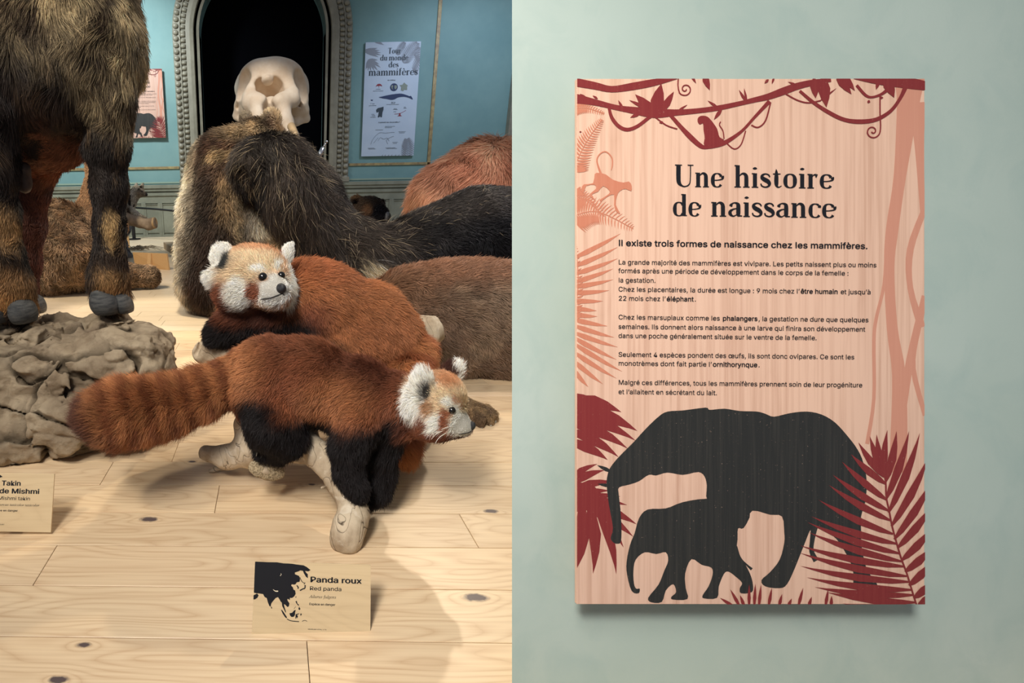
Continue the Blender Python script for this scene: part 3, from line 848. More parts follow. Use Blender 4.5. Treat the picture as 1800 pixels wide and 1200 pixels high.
# ---- the birth panel: drawn once, used for the near panel and for the small one on the blue wall
BO = 0.035
def birth_panel(pl, root, mats, detail=True, lift=0.00016):
    L = lambda k: lift * k
    E = pl.box
    # pale tree and ferns
    p = Print(pl, L(1))
    p.stroke([(1597, 141), (1597, 171), (1582, 307), (1568, 404), (1563, 472), (1568, 575), (1580, 660), (1580, 773), (1578, 830)], [60, 42, 22, 22, 18, 19, 24, 30, 30])
    p.stroke([(1612, 180), (1616, 260), (1622, 380)], [30, 16, 8]); p.stroke([(1626, 365), (1600, 438), (1600, 506), (1620, 575)], [10, 12, 10, 14])
    p.stroke([(1626, 520), (1600, 631), (1586, 720)], [12, 14, 14]); p.stroke([(1611, 592), (1605, 648), (1626, 730)], [8, 9, 8])
    p.stroke([(1560, 430), (1554, 500), (1540, 560), (1536, 600), (1536, 700), (1524, 780)], [10, 6, 6, 6, 6, 7])
    p.done('tree_print', mats['tree'], root)
    p = Print(pl, L(2))
    tips = [(1091, 410, 455), (1086, 434, 470), (1086, 454, 483), (1078, 472, 497), (1078, 491, 505), (1071, 510, 515), (1060, 529, 528), (1049, 546, 540), (1050, 556, 552), (1068, 573, 560), (1080, 593, 570), (1086, 610, 582), (1094, 653, 600), (1084, 632, 590), (1084, 665, 615), (1060, 675, 630), (1034, 680, 645)]
    for x, y, b in tips: p.leaf((1004, b), (x, y), 9, 0.02, .3)
    def fern(a, b, c, wd, n, k=.5):
        pts = catmull([a, b, c], n, False)
        for i, q in enumerate(pts[:-1]):
            q2 = pts[i + 1]; dx, dy = q2[0] - q[0], q2[1] - q[1]; l = math.hypot(dx, dy) or 1; dx /= l; dy /= l
            f = wd * (1 - i / len(pts)) ** .7
            for sg in (1, -1):
                p.leaf(q, (q[0] + dx * f * k - sg * dy * f, q[1] + dy * f * k + sg * dx * f), max(1.6, 4.5 * f / wd), .05 * sg)
        p.stroke([a, b, c], 1.6)
    fern((1006, 380), (1050, 372), (1113, 402), 34, 13); fern((1006, 345), (1030, 352), (1062, 380), 20, 9)
    fern((1004, 192), (1030, 190), (1062, 200), 14, 9); fern((1006, 300), (1030, 250), (1058, 210), 26, 12)
    fern((1008, 560), (1016, 500), (1012, 430), 14, 12)
    p.smooth([(1045, 306), (1052, 304), (1065, 307), (1077, 316), (1095, 321), (1105, 319), (1110, 327), (1109, 336), (1099, 332), (1089, 336), (1084, 345), (1082, 360), (1090, 376), (1083, 372), (1079, 360), (1079, 342), (1067, 346), (1056, 354), (1054, 351), (1064, 345), (1072, 337), (1060, 327), (1051, 337), (1040, 342), (1046, 352), (1037, 346), (1036, 341), (1047, 332), (1045, 325), (1030, 327), (1025, 340), (1022, 332), (1026, 324), (1042, 322)], 2)
    p.stroke([(1056, 306), (1051, 292), (1049, 280), (1055, 270), (1065, 267), (1075, 277), (1076, 290), (1074, 299)], [4, 3, 2.4, 2.2, 2.2, 2.2, 2, 1.2])
    p.done('fern_print', mats['fern'], root)
    # left palms, under the trunk
    p = Print(pl, L(2.6))
    for b, t, w in (((1000, 702), (1092, 724), 24), ((998, 716), (1120, 757), 27), ((998, 729), (1117, 774), 20), ((998, 742), (1103, 788), 20), ((998, 756), (1087, 803), 19), ((996, 774), (1068, 808), 19), ((996, 704), (1040, 699), 16),
                    ((1000, 852), (1062, 826), 15), ((1000, 842), (1050, 815), 11), ((1002, 862), (1080, 846), 14), ((1002, 874), (1072, 862), 13), ((1006, 884), (1102, 887), 16), ((1010, 880), (1090, 872), 12), ((1016, 884), (1119, 921), 19), ((1022, 888), (1113, 943), 18),
                    ((1042, 878), (1083, 1009), 18), ((1034, 882), (1042, 1008), 22), ((1022, 884), (1008, 1008), 26), ((1034, 886), (1096, 962), 16)):
        p.leaf(b, t, w, -.06, .45)
    p.poly([(1008, 846), (1040, 850), (1056, 866), (1056, 884), (1036, 896), (1008, 900)]); p.poly([(1006, 704), (1044, 722), (1060, 738), (1050, 752), (1006, 748)])
    p.done('palm_print', mats['vine'], root)
    # elephants
    p = Print(pl, L(3))
    p.smooth([(1173, 723), (1200, 721), (1240, 716), (1247, 720), (1273, 718), (1300, 722), (1330, 723), (1345, 727), (1360, 732), (1387, 726), (1417, 723), (1443, 728), (1467, 742), (1490, 767), (1507, 790), (1517, 813), (1523, 847), (1520, 883), (1513, 907), (1513, 933), (1514, 960), (1523, 1000), (1543, 1033), (1503, 1033), (1499, 1000), (1487, 973), (1470, 947), (1447, 930), (1427, 927), (1413, 957), (1397, 997), (1383, 1026), (1370, 1033), (1345, 1030), (1338, 1019), (1353, 1005), (1370, 983), (1378, 953), (1378, 935), (1374, 907), (1353, 904), (1322, 897), (1308, 915), (1270, 900), (1243, 880), (1242, 853), (1238, 837), (1227, 829), (1200, 834), (1173, 830), (1153, 835), (1140, 834), (1123, 845), (1106, 851), (1088, 856), (1087, 867), (1090, 893), (1092, 927), (1091, 951), (1085, 955), (1078, 953), (1073, 945), (1077, 927), (1070, 887), (1066, 853), (1067, 837), (1072, 822), (1087, 803), (1113, 777), (1133, 755), (1157, 732)], 3)
    p.smooth([(1138, 895), (1170, 893), (1200, 882), (1242, 876), (1290, 880), (1318, 899), (1307, 927), (1297, 928), (1296, 947), (1295, 967), (1306, 985), (1318, 1008), (1323, 1027), (1321, 1040), (1302, 1042), (1300, 1033), (1304, 1024), (1293, 1013), (1280, 1004), (1272, 1008), (1263, 1030), (1260, 1050), (1237, 1051), (1235, 1045), (1245, 1030), (1252, 1010), (1250, 997), (1233, 992), (1215, 982), (1204, 1007), (1205, 1033), (1208, 1052), (1182, 1053), (1180, 1048), (1188, 1040), (1183, 1026), (1170, 1037), (1163, 1057), (1145, 1058), (1139, 1050), (1157, 1027), (1167, 1003), (1174, 985), (1170, 970), (1153, 973), (1133, 970), (1117, 983), (1113, 1003), (1114, 1025), (1118, 1034), (1124, 1034), (1122, 1042), (1110, 1038), (1102, 1010), (1101, 987), (1107, 957), (1115, 937), (1123, 910)], 3)
    p.stroke([(1293, 960), (1300, 980), (1312, 992), (1321, 1000)], [5, 4, 3, 5]); p.stroke([(1431, 925), (1427, 950), (1426, 968), (1434, 985)], [12, 8, 8, 10])
    p.leaf((1075, 829), (1049, 817), 7); p.leaf((1074, 854), (1050, 850), 6)
    p.done('elephant_print', mats['elephant'], root)
    # deep red vines, leaves, palm
    p = Print(pl, L(4))
    p.stroke([(1008, 144), (1045, 151), (1075, 157), (1112, 152), (1150, 145), (1190, 137)], [15, 13, 11, 13, 12, 4])
    p.stroke([(1008, 173), (1045, 180), (1082, 189), (1112, 194), (1150, 199), (1187, 198), (1225, 195), (1262, 190), (1300, 182), (1325, 176), (1350, 170), (1375, 161), (1400, 152), (1430, 145), (1460, 141)], [18, 11, 9, 12, 17, 11, 9, 9, 8, 9, 11, 13, 12, 10, 6])
    p.stroke([(1070, 190), (1075, 207), (1087, 222), (1102, 228), (1120, 222), (1140, 207), (1152, 199)], [5, 6, 6.5, 6.5, 6, 6, 6])
    p.stroke([(1175, 199), (1195, 222), (1212, 240), (1230, 256), (1242, 259), (1265, 254), (1282, 246), (1305, 229), (1325, 207), (1352, 178)], [6, 7, 9, 8, 6, 8, 7, 5, 5, 7])
    p.stroke([(1277, 252), (1290, 262), (1302, 254), (1310, 230)], 2.2); p.stroke([(1320, 220), (1332, 224), (1345, 212), (1354, 180)], 2.6)
    p.stroke([(1150, 205), (1170, 220), (1190, 227)], 2.4)
    p.stroke([(1405, 160), (1430, 181), (1460, 200), (1485, 211), (1512, 214), (1540, 210), (1565, 195), (1582, 172), (1592, 150)], [5, 6, 7, 7, 8, 7, 6, 6, 9])
    p.stroke([(1380, 165), (1400, 176), (1420, 181), (1442, 177)], 2.6)
    p.stroke([(1505, 150), (1520, 167), (1532, 171), (1550, 165), (1565, 152)], [5, 5, 4, 5, 8])
    p.stroke([(1500, 136), (1545, 142), (1600, 147), (1630, 152)], [6, 14, 19, 15])
    for b, t, w in (((1150, 200), (1162, 147), 24), ((1163, 196), (1184, 161), 13), ((1150, 200), (1116, 166), 18), ((1145, 195), (1105, 176), 8), ((1125, 199), (1107, 207), 7),
                    ((1430, 138), (1433, 173), 16), ((1445, 136), (1452, 189), 22), ((1455, 138), (1430, 160), 10), ((1470, 132), (1496, 166), 16), ((1480, 130), (1502, 160), 12), ((1440, 178), (1470, 155), 4),
                    ((1555, 135), (1571, 172), 20), ((1545, 138), (1539, 158), 8), ((1212, 128), (1223, 147), 6), ((1236, 130), (1247, 159), 12), ((1310, 178), (1298, 158), 5), ((1312, 178), (1307, 155), 4),
                    ((1095, 193), (1086, 176), 5), ((1190, 196), (1208, 184), 4), ((1262, 190), (1243, 177), 5), ((1268, 192), (1254, 211), 7), ((1350, 140), (1343, 147), 5), ((1360, 136), (1356, 148), 4), ((1400, 150), (1384, 144), 4), ((1545, 172), (1552, 172), 5), ((1524, 178), (1529, 180), 6), ((1030, 172), (1018, 165), 4), ((1050, 174), (1041, 168), 4), ((1018, 232), (1022, 232), 3), ((1165, 215), (1158, 216), 5)):
        p.leaf(b, t, w)
    sp = lambda c, r0, turns, ph, dr: [(c[0] + (r0 * (1 - i / 18)) * math.cos(ph + dr * turns * 2 * math.pi * i / 18), c[1] + (r0 * (1 - i / 18)) * math.sin(ph + dr * turns * 2 * math.pi * i / 18)) for i in range(17)]
    p.stroke([(1192, 136), (1191, 150)] + sp((1204, 157), 12, 1.6, 2.6, -1), 2.2, 2)
    p.stroke([(1546, 168), (1546, 200), (1547, 220)] + sp((1533, 231), 13, 1.6, 0.1, 1), 2.4, 2)
    p.smooth([(1226, 215), (1226, 208), (1231, 204), (1239, 204), (1245, 207), (1252, 215), (1260, 227), (1264, 241), (1272, 246), (1262, 252), (1250, 256), (1237, 255), (1238, 242), (1236, 228), (1235, 217), (1230, 219)], 3)
    p.stroke([(1272, 244), (1270, 230), (1264, 220), (1266, 214)], 2)
    # right palm leaf
    ra = [(1612, 1068), (1603, 1040), (1593, 1007), (1583, 980), (1575, 953), (1567, 923), (1562, 897), (1557, 873), (1556, 847), (1553, 833)]
    p.stroke(ra, 3)
    L1 = [((1553, 834), (1528, 766)), ((1553, 834), (1540, 763)), ((1553, 838), (1559, 755)), ((1553, 838), (1508, 777)), ((1556, 846), (1575, 757)), ((1556, 850), (1495, 798)), ((1557, 876), (1597, 757)), ((1558, 878), (1479, 811)), ((1561, 897), (1463, 834)), ((1561, 900), (1616, 760)), ((1564, 914), (1456, 852)), ((1566, 924), (1632, 800)),
          ((1569, 938), (1438, 878)), ((1571, 947), (1640, 840)), ((1575, 955), (1425, 907)), ((1577, 962), (1640, 885)), ((1580, 972), (1418, 917)), ((1584, 986), (1421, 935)), ((1584, 984), (1640, 925)), ((1588, 995), (1405, 958)), ((1590, 1004), (1640, 960)), ((1593, 1012), (1405, 971)), ((1597, 1022), (1406, 994)), ((1597, 1028), (1640, 985)), ((1601, 1036), (1417, 1014)), ((1604, 1045), (1431, 1031)), ((1606, 1050), (1640, 1020)), ((1608, 1058), (1452, 1040)), ((1612, 1066), (1480, 1060)), ((1612, 1066), (1640, 1040))]
    for b, t in L1: p.leaf(b, t, 15 if t[0] > 1560 else 13, 0.03 if t[0] > 1560 else -0.03, .45)
    # tufts at the bottom edge
    for bx, tx, ty in ((1290, 1265, 1050), (1300, 1283, 1035), (1308, 1300, 1045), (1316, 1316, 1026), (1325, 1327, 1025), (1333, 1337, 1027), (1350, 1356, 1032), (1368, 1374, 1043), (1384, 1391, 1051), (1402, 1411, 1032), (1420, 1426, 1048), (1450, 1455, 1034), (1460, 1461, 1046)):
        p.leaf((bx, 1066), (tx, ty), 6)
    p.done('vine_and_leaf_print', mats['vine'], root)
    # title and text
    p = Print(pl, L(5))
    title_word(p, 'Une', 1184, 1268, 327.5, 38, .014); title_word(p, 'histoire', 1289, 1461, 328.5, 38, .014)
    title_word(p, 'de', 1181, 1228, 379, 38, .014); title_word(p, 'naissance', 1248, 1465, 379.5, 38, .014)
    b = BO
    p.text([('Il existe trois formes de naissance chez les mammifères.', b)], 1086, 1526, 432, 20.5, .0125)
    rows = [('La grande majorité des mammifères est vivipare. Les petits naissent plus ou moins', 1541, 464.5), ('formés après une période de développement dans le corps de la femelle :', 1492, 479.5), ('la gestation.', 1153, 496),
            ([('Chez les placentaires, la durée est longue : 9 mois chez l’', .014), ('être humain', b), (' et jusqu’à', .014)], 1531, 512), ([('22 mois chez l’', .014), ('éléphant', b), ('.', .014)], 1224, 528),
            ([('Chez les marsupiaux comme les ', .014), ('phalangers', b), (', la gestation ne dure que quelques', .014)], 1527, 561), ('semaines. Ils donnent alors naissance à une larve qui finira son développement', 1521, 577.5), ('dans une poche généralement située sur le ventre de la femelle.', 1436, 593.5),
            ('Seulement 4 espèces pondent des œufs, ils sont donc ovipares. Ce sont les', 1502, 626.5), ([('monotrèmes dont fait partie l’', .014), ('ornithorynque', b), ('.', .014)], 1336, 642), ('Malgré ces différences, tous les mammifères prennent soin de leur progéniture', 1516, 675.5), ('et l’allaitent en sécrétant du lait.', 1261, 692)]
    for t, x1, y in rows:
        p.text([(t, .014)] if isinstance(t, str) else t, 1086, x1, y, 16, .0115)
    p.done('lettering', mats['ink'], root)

# display face with fat stems and hairlines, drawn stroke by stroke; x-height 0.62, cap height 1
def _o(cx, rx, ry, cy, thick, thin, a0=0, a1=360):
    P = []
    for k in range(25):
        t = rad(a0 + (a1 - a0) * k / 24); w = thin + (thick - thin) * abs(math.cos(t)) ** 1.6
        P.append((cx + (rx - w / 2) * math.cos(t), cy + ry * math.sin(t), w))
    return P
DISP = {}
def _g(ch, w, strokes, polys=()): DISP[ch] = (w, strokes, polys)
TK, TN, X = .15, .035, .64
stem = lambda x, y0, y1, w=TK: [(x, y0, w), (x, y1, w)]
serif = lambda x, y, w=.26: [(x - w / 2, y, TN), (x + w / 2, y, TN)]
arc_n = lambda x: [(x, X * .72, .02), (x + .1, X * .92, .05), (x + .2, X * .97, .08), (x + .29, X * .84, .13), (x + .31, X * .6, TK), (x + .31, 0, TK)]
_g('n', .70, [stem(.16, 0, X), serif(.16, 0, .27), [(.03, X - .015, TN), (.16, X - .015, TN)], arc_n(.2), serif(.51, 0, .27)])
_g('h', .70, [stem(.16, 0, 1), serif(.16, 0, .27), [(.03, .985, TN), (.16, .985, TN)], arc_n(.2), serif(.51, 0, .27)])
_g('m', 1.04, [stem(.16, 0, X), serif(.16, 0, .27), [(.03, X - .015, TN), (.16, X - .015, TN)], arc_n(.2), serif(.51, 0, .24), arc_n(.55), serif(.86, 0, .27)])
_g('r', .50, [stem(.16, 0, X), serif(.16, 0, .27), [(.03, X - .015, TN), (.16, X - .015, TN)], [(.2, X * .7, .02), (.28, X * .93, .04), (.38, X * .95, .08)], [(.37, X * .90, .12), (.43, X * .86, .12)]])
_g('i', .34, [stem(.16, 0, X), serif(.16, 0, .27), [(.03, X - .015, TN), (.16, X - .015, TN)], [(.16, .82, .04), (.16, .85, .15), (.16, .88, .15), (.16, .92, .04)]])
_g('u', .70, [stem(.16, .2, X), [(.03, X - .015, TN), (.16, X - .015, TN)], [(.16, .25, TK), (.2, .1, .12), (.3, .02, .05), (.42, .08, .03), (.5, .2, .02)], stem(.53, 0, X), [(.4, X - .015, TN), (.53, X - .015, TN)], [(.53, .015, TN), (.64, .015, TN)]])
_g('o', .64, [_o(.31, .27, .31, .31, TK, TN)])
_g('e', .60, [_o(.31, .27, .31, .31, TK, TN, 35, 320), [(.54, .5, .13), (.56, .42, .10), (.5, .35, .05), (.3, .31, TN), (.1, .31, TN)]])
_g('è', .60, [_o(.31, .27, .31, .31, TK, TN, 35, 320), [(.54, .5, .13), (.56, .42, .10), (.5, .35, .05), (.3, .31, TN), (.1, .31, TN)], [(.18, .93, .12), (.38, .76, .03)]])
_g('c', .56, [_o(.31, .27, .31, .31, TK, TN, 55, 318), [(.44, .55, .05), (.48, .5, .13), (.48, .45, .1)]])
_g('d', .72, [_o(.31, .27, .31, .31, TK, TN, 40, 320), stem(.54, 0, 1), [(.41, .985, TN), (.54, .985, TN)], [(.54, .015, TN), (.68, .015, TN)]])
_g('a', .62, [[(.12, .46, .1), (.14, .5, .12), (.2, .59, .05), (.3, .625, .045), (.4, .58, .1), (.44, .48, TK), (.44, .1, TK), (.48, .03, .06), (.6, .02, .03)], [(.42, .37, .03), (.25, .33, .05), (.12, .24, .10), (.1, .14, .13), (.16, .04, .08), (.27, .01, .04), (.42, .12, .03)]])
_g('s', .50, [[(.42, .48, .05), (.38, .57, .05), (.26, .62, .045), (.14, .57, .08), (.1, .48, .12), (.18, .38, .15), (.34, .28, .15), (.41, .16, .12), (.36, .05, .07), (.24, .01, .045), (.1, .06, .05), (.06, .17, .05)]])
_g('t', .44, [[(.18, .84, .02), (.19, .7, .1), (.19, .5, TK), (.19, .2, TK), (.22, .05, .08), (.3, .015, .04), (.4, .08, .025)], [(.05, X - .015, TN), (.36, X - .015, TN)]])
_g('f', .44, [stem(.19, 0, .8), serif(.19, 0, .28), [(.19, .78, TK), (.22, .93, .09), (.32, .98, .045), (.4, .93, .08)], [(.05, X - .015, TN), (.36, X - .015, TN)]])
_g('U', .92, [[(.2, 1, .17), (.2, .35, .17), (.24, .15, .14), (.36, .03, .06), (.5, .0, .045), (.66, .08, .045), (.73, .3, .04), (.74, 1, .04)], serif(.2, .985, .32), serif(.74, .985, .26)])
_g('T', .80, [stem(.39, 0, 1, .17), serif(.39, 0, .3), [(.05, .985, TN), (.73, .985, TN)], [(.06, .98, .04), (.06, .8, .02)], [(.72, .98, .04), (.72, .8, .02)]])
def title_word(p, s, x0, x1, base, cap, slope=0.0):
    tot = sum(DISP[c][0] for c in s) - .08; sx = (x1 - x0) / tot; x = 0
    for c in s:
        w, st, po = DISP[c]
        for k in st:
            # widths follow the horizontal scale
            p.stroke([(x0 + (x + a) * sx, base - b * cap + slope * (x + a) * sx) for a, b, _ in k], [q * 1.18 * (sx + cap) / 2 for _, _, q in k], 3)
        x += w
# ------------------------------------------------------------------ birth panels
def board_mats(tag_, pl, base_l, base_d, rough=.45, sc_=1.0):
    g = (pl.ev.normalized(), pl.eu.normalized(), pl.n)
    w = wood('panel_veneer' + tag_, base_l, base_d, vertical=g, rough=rough, freq=sc_, cathedral=.10, fine=1.1)
    def ink(n, c, c2, k=.35):
        m = newmat(n + tag_, c, .5, .3); t = NT(m); P = t.pos()
        dot = lambda v: t.n('VectorMath', {0: P, 1: tuple(v)}, operation='DOT_PRODUCT').outputs['Value']
        q = t.n('CombineXYZ', {0: dot(g[0]), 1: dot(g[1]), 2: dot(g[2])}).outputs[0]
        f = t.noise(t.map(q, (6 * sc_, 320 * sc_, 1)), 1.0, 3, .6)
        sp = t.noise(t.map(q, (1, 1, 1)), 420 * sc_, 2, .5)
        c_ = t.mix(c, c2, t.ramp(f, [(.45, (0, 0, 0)), (.75, (k,) * 3)]))
        t.color(t.mix(c_, base_l, t.ramp(sp, [(.70, (0, 0, 0)), (.78, (.25,) * 3)]))); return m
    return {'wood': w, 'tree': ink('faded_print', S(204, 142, 118), S(214, 156, 130)), 'fern': ink('clay_print', S(198, 124, 96), S(212, 146, 118)),
            'elephant': ink('charcoal_print', S(44, 44, 42), S(70, 66, 60), .5), 'vine': ink('oxblood_print', S(128, 46, 46), S(146, 66, 58)), 'ink': M_INK}
def make_board(name, pl, thick, mat, label, cat, edge=None, back=0.0):
    u0, v0, u1, v1 = pl.box
    r = base(empty(name, pl((u0 + u1) / 2, v1, -thick), label, cat))
    n = pl.n * -thick
    MB().box(pl(u0, v0), pl(u1, v0) - pl(u0, v0), pl(u0, v1) - pl(u0, v0), n).build('board', mat, r, bevel=.0006 if thick < .02 else .002)
    if back:
        du, dv = (u1 - u0) * .18, (v1 - v0) * .18
        MB().box(pl(u0 + du, v0 + dv, -thick), pl(u1 - du, v0 + dv) - pl(u0 + du, v0 + dv), pl(u0 + du, v1 - dv) - pl(u0 + du, v0 + dv), pl.n * -back).build('wall_spacer', M_BLACK, r)
    return r
DF = 0.727
nrm = -(FV)
pl = Plane(W(1014, 138.5, DF), W(1625, 138.5, DF), W(1014, 1061.5, DF), 1014, 138.5, 611, 923, nrm)
ms = board_mats('', pl, S(230, 190, 164), S(184, 136, 110), sc_=1.0)
bp = make_board('birth_panel', pl, .005, ms['wood'], 'large wooden information panel with elephant silhouettes on the sage green partition', 'panel', back=PDIST - DF - .0052)
birth_panel(pl, bp, ms)
# the same design, small, on the blue wall
def wall_plane(tl, tr, bl, br, off, u0, v0, du, dv):
    a, b, c = on_wall(*tl, off), on_wall(*tr, off), on_wall(*bl, off)
    d = on_wall(*br, off)
    x0 = (a.x + c.x) / 2; x1 = (b.x + d.x) / 2; z1 = (a.z + b.z) / 2; z0 = (c.z + d.z) / 2
    y = WALL_Y - off
    return Plane((x0, y, z1), (x1, y, z1), (x0, y, z0), u0, v0, du, dv, (0, -1, 0))
pl2 = wall_plane((199, 122), (284, 121), (207, 243), (292, 242), .07, 1014, 138.5, 611, 923)
ms2 = board_mats('_far', pl2, S(214, 176, 156), S(190, 146, 122), sc_=.3)
bp2 = make_board('birth_panel', pl2, .03, ms2['wood'], 'small pinkish information panel on the blue wall, partly hidden by the standing hoofed animal', 'panel', back=.038)
birth_panel(pl2, bp2, ms2, lift=.0012)

# ------------------------------------------------------------------ pale poster on the blue wall
pl3 = wall_plane((641, 74), (738, 73), (637, 273), (729, 275), .05, 639, 74, 95, 200)
M_POSTER = mottled('poster_white', S(190, 206, 220), S(182, 200, 216), 3, .5, 0)
po = make_board('wall_poster', pl3, .03, M_POSTER, 'tall pale poster with whale and palm leaves on the blue wall', 'poster', back=.018)
M_PG = newmat('grey_leaf_print', S(132, 140, 150), .6); M_PN = newmat('navy_print', S(30, 52, 92), .6); M_PR = newmat('red_print', S(140, 40, 52), .6)
M_PK = newmat('khaki_print', S(132, 144, 132), .6); M_PD = newmat('slate_print', S(44, 60, 70), .6)
p = Print(pl3, .002)
def frond(p, a, b, c, wd, n, w=3.0, side=(1, -1), sweep_=.6):
    pts = catmull([a, b, c], n, False)
    for i, q in enumerate(pts[:-1]):
        q2 = pts[i + 1]; dx, dy = q2[0] - q[0], q2[1] - q[1]; l = math.hypot(dx, dy) or 1; dx /= l; dy /= l
        f = wd * (.35 + .65 * math.sin(math.pi * min(1, (i + 1.5) / len(pts) * .9 + .12)))
        for sg in side: p.leaf(q, (q[0] + dx * f * sweep_ - sg * dy * f, q[1] + dy * f * sweep_ + sg * dx * f), w)
    p.stroke([a, b, c], w * .35)
for t in ((671, 79), (668, 76), (664, 74)): p.leaf((650, 71), t, 4)
for k, t in enumerate(((666, 92), (664, 88), (667, 96), (660, 84), (655, 96), (662, 99))): p.leaf((636, 88), t, 5)
for t in ((667, 117), (664, 111), (662, 122), (656, 122), (650, 123), (645, 122), (641, 120), (661, 104)): p.leaf((645, 103), t, 4.5)
frond(p, (728, 130), (738, 108), (734, 84), 18, 8, 2, (-1,), .7)
frond(p, (706, 110), (716, 92), (728, 76), 13, 9, 1.4); frond(p, (694, 96), (700, 84), (706, 75), 7, 7, 1.2)
frond(p, (720, 286), (723, 262), (720, 243), 13, 8, 2.4)
for x in (676, 681, 687, 693, 700, 706): p.leaf((x, 276), (x + 2, 271), 1.6)
p.done('leaf_print', M_PG, po)
p = Print(pl3, .004)
title_word(p, 'Tour', 678, 700, 93.5, 9.5); title_word(p, 'du', 665, 677, 105, 9.5); title_word(p, 'monde', 680, 713, 105, 9.5)
title_word(p, 'des', 680, 697, 116.5, 9.5); title_word(p, 'mammifères', 646, 731, 130.2, 12)
p.text([('En chiffres', .03)], 680, 694, 139.5, 3.4); p.text([('Comment les reconnaître ?', .03)], 667, 706, 213.5, 4)
for a, b, y in ((655, 673, 157), (660, 668, 154), (649, 662, 182.5), (680, 702, 181), (688, 695, 179), (655, 661, 200.5), (652, 662, 203), (692, 700, 190), (693, 698, 194), (711, 716, 188), (679, 697, 220), (679, 692, 222), (662, 676, 226), (704, 717, 230), (705, 715, 232), (694, 704, 249), (695, 702, 251), (650, 662, 259), (651, 664, 260.6), (682, 700, 259), (684, 703, 260.4)):
    p.stroke([(a, y), (b, y)], .45, 1)
for P in ([(655, 252), (658, 244), (664, 236), (671, 231), (680, 232), (690, 231), (697, 231)], [(668, 246), (672, 240), (678, 243), (684, 241), (688, 247)], [(660, 250), (668, 240)], [(686, 252), (683, 245), (690, 240), (696, 238)]): p.stroke(P, .4, 3)
p.text([('7 cm', .03)], 651, 659, 180, 3.2); p.text([('30 m', .03)], 688, 696, 178, 3.2); p.text([('95%', .03)], 654, 660, 199, 3); p.text([('96%', .03)], 693, 699, 189.5, 3); p.text([('4%', .03)], 711, 715, 187, 3)
p.done('lettering', M_PD, po)
p = Print(pl3, .003)
p.smooth([(666, 168), (672, 166.6), (682, 164.5), (694, 162.8), (705, 162.3), (714, 164.8), (720, 167), (722.5, 166.6), (726, 173), (719, 170), (710, 168), (700, 169), (694, 172), (688, 173), (681, 171.5), (672, 170)], 3)
p.poly([(651.5, 172), (656, 172), (655, 174), (652.5, 174)]); p.circle((691.5, 151), 6.8)
p.done('whale_print', M_PN, po)
p = Print(pl3, .0045)
p.poly([(686.5, 149), (688.5, 147), (690, 149), (689, 152), (690, 155), (687.5, 153)]); p.poly([(692, 148), (696, 147.5), (697, 151), (695, 155), (692.5, 153)])
p.smooth([(701.5, 147.5), (706, 147), (709, 143), (712, 146), (715.5, 148), (714.5, 152), (715, 156), (710, 155.5), (708.5, 158), (704, 156.5), (704.5, 151)], 1)
p.done('map_print', M_PK, po)
p = Print(pl3, .004)
p.smooth([(659.5, 149.5), (662, 145.5), (665.5, 144.6), (669, 146), (670.8, 149), (667, 147.8), (665, 149), (662.5, 148)], 2); p.stroke([(665.2, 148), (665.2, 152)], .4)
p.stroke([(695, 198), (705, 197), (715, 192)], .7); p.poly([(703.3, 196.5), (705.5, 196.5), (706, 200.5), (709, 202), (700, 202), (702.8, 200.5)])
p.done('red_symbols', M_PR, po)
p = Print(pl3, .004)
p.smooth([(662, 190), (665, 187), (670, 186), (675, 184.6), (675, 190), (673.5, 195), (673, 203), (670.5, 203.5), (669.5, 201), (668, 203.5), (665.5, 203), (666.5, 198), (667, 193.5), (663, 195)], 1)
p.done('bear_print', M_PD, po)

# ------------------------------------------------------------------ standing name labels
def name_label(tl, tr, bl, br, dt, db, du, dv, label, u0=0, v0=0):
    a, b, c, d = W(*tl, dt), W(*tr, dt), W(*bl, db), W(*br, db)
    o = (a + b + c + d) / 4
    eu = ((b - a) + (d - c)) / 4; ev = ((c - a) + (d - b)) / 4
    n = ev.cross(eu).normalized()
    if n.dot(Vector(CAMP) - o) < 0: n = -n
    pl = Plane(o - eu - ev, o + eu - ev, o - eu + ev, u0, v0, du, dv, n)
    m = wood('label_veneer', S(216, 192, 152), S(188, 160, 122), vertical=(pl.eu.normalized(), pl.ev.normalized(), n), rough=.5, cathedral=.25, fine=.45)
    r = make_board('name_label', pl, .004, m, label, 'label')
    # two triangular feet behind the board
    for f in (.25, .75):
        u = u0 + du * f
        t0, t1 = pl(u, v0 + dv * .25, -.004), pl(u, v0 + dv, -.004)
        back = t1 - pl.n * .055; back.z = max(0.0005, min(t1.z, .002)); back = Vector((back.x, back.y, .001)) + Vector((0, .01, 0))
        e = pl.eu.normalized() * .004
        V = [t0, t1, back, t0 + e, t1 + e, back + e]
        MB().add(V, [(0, 1, 2), (3, 5, 4), (0, 3, 4, 1), (1, 4, 5, 2), (2, 5, 3, 0)]).build('foot', m, r)
    return r, pl
r, q = name_label((448, 986.5), (652, 993), (443, 1115), (651, 1121), .925, .905, 208, 130, 'wooden name label reading Panda roux, standing on the floor below the driftwood foot')
p = Print(q, .0003)
p.text([('Panda roux', .055)], 99.5, 193.5, 34, 19); p.text([('Red panda', .02)], 99, 157.5, 48.5, 13.5)
p.text('Ailurus fulgens', 99, 148, 62.3, 11.5, style='italic'); p.text([('Espèce en danger', .03)], 99, 146, 75, 7.5); p.text([('MUSEUM 1.576, 1.76', .02)], 98, 131, 118.5, 3.6)
_m = lambda P: [((x - 178) / 6.665 + 3, (y - 168) / 6.665 + .0) for x, y in P]
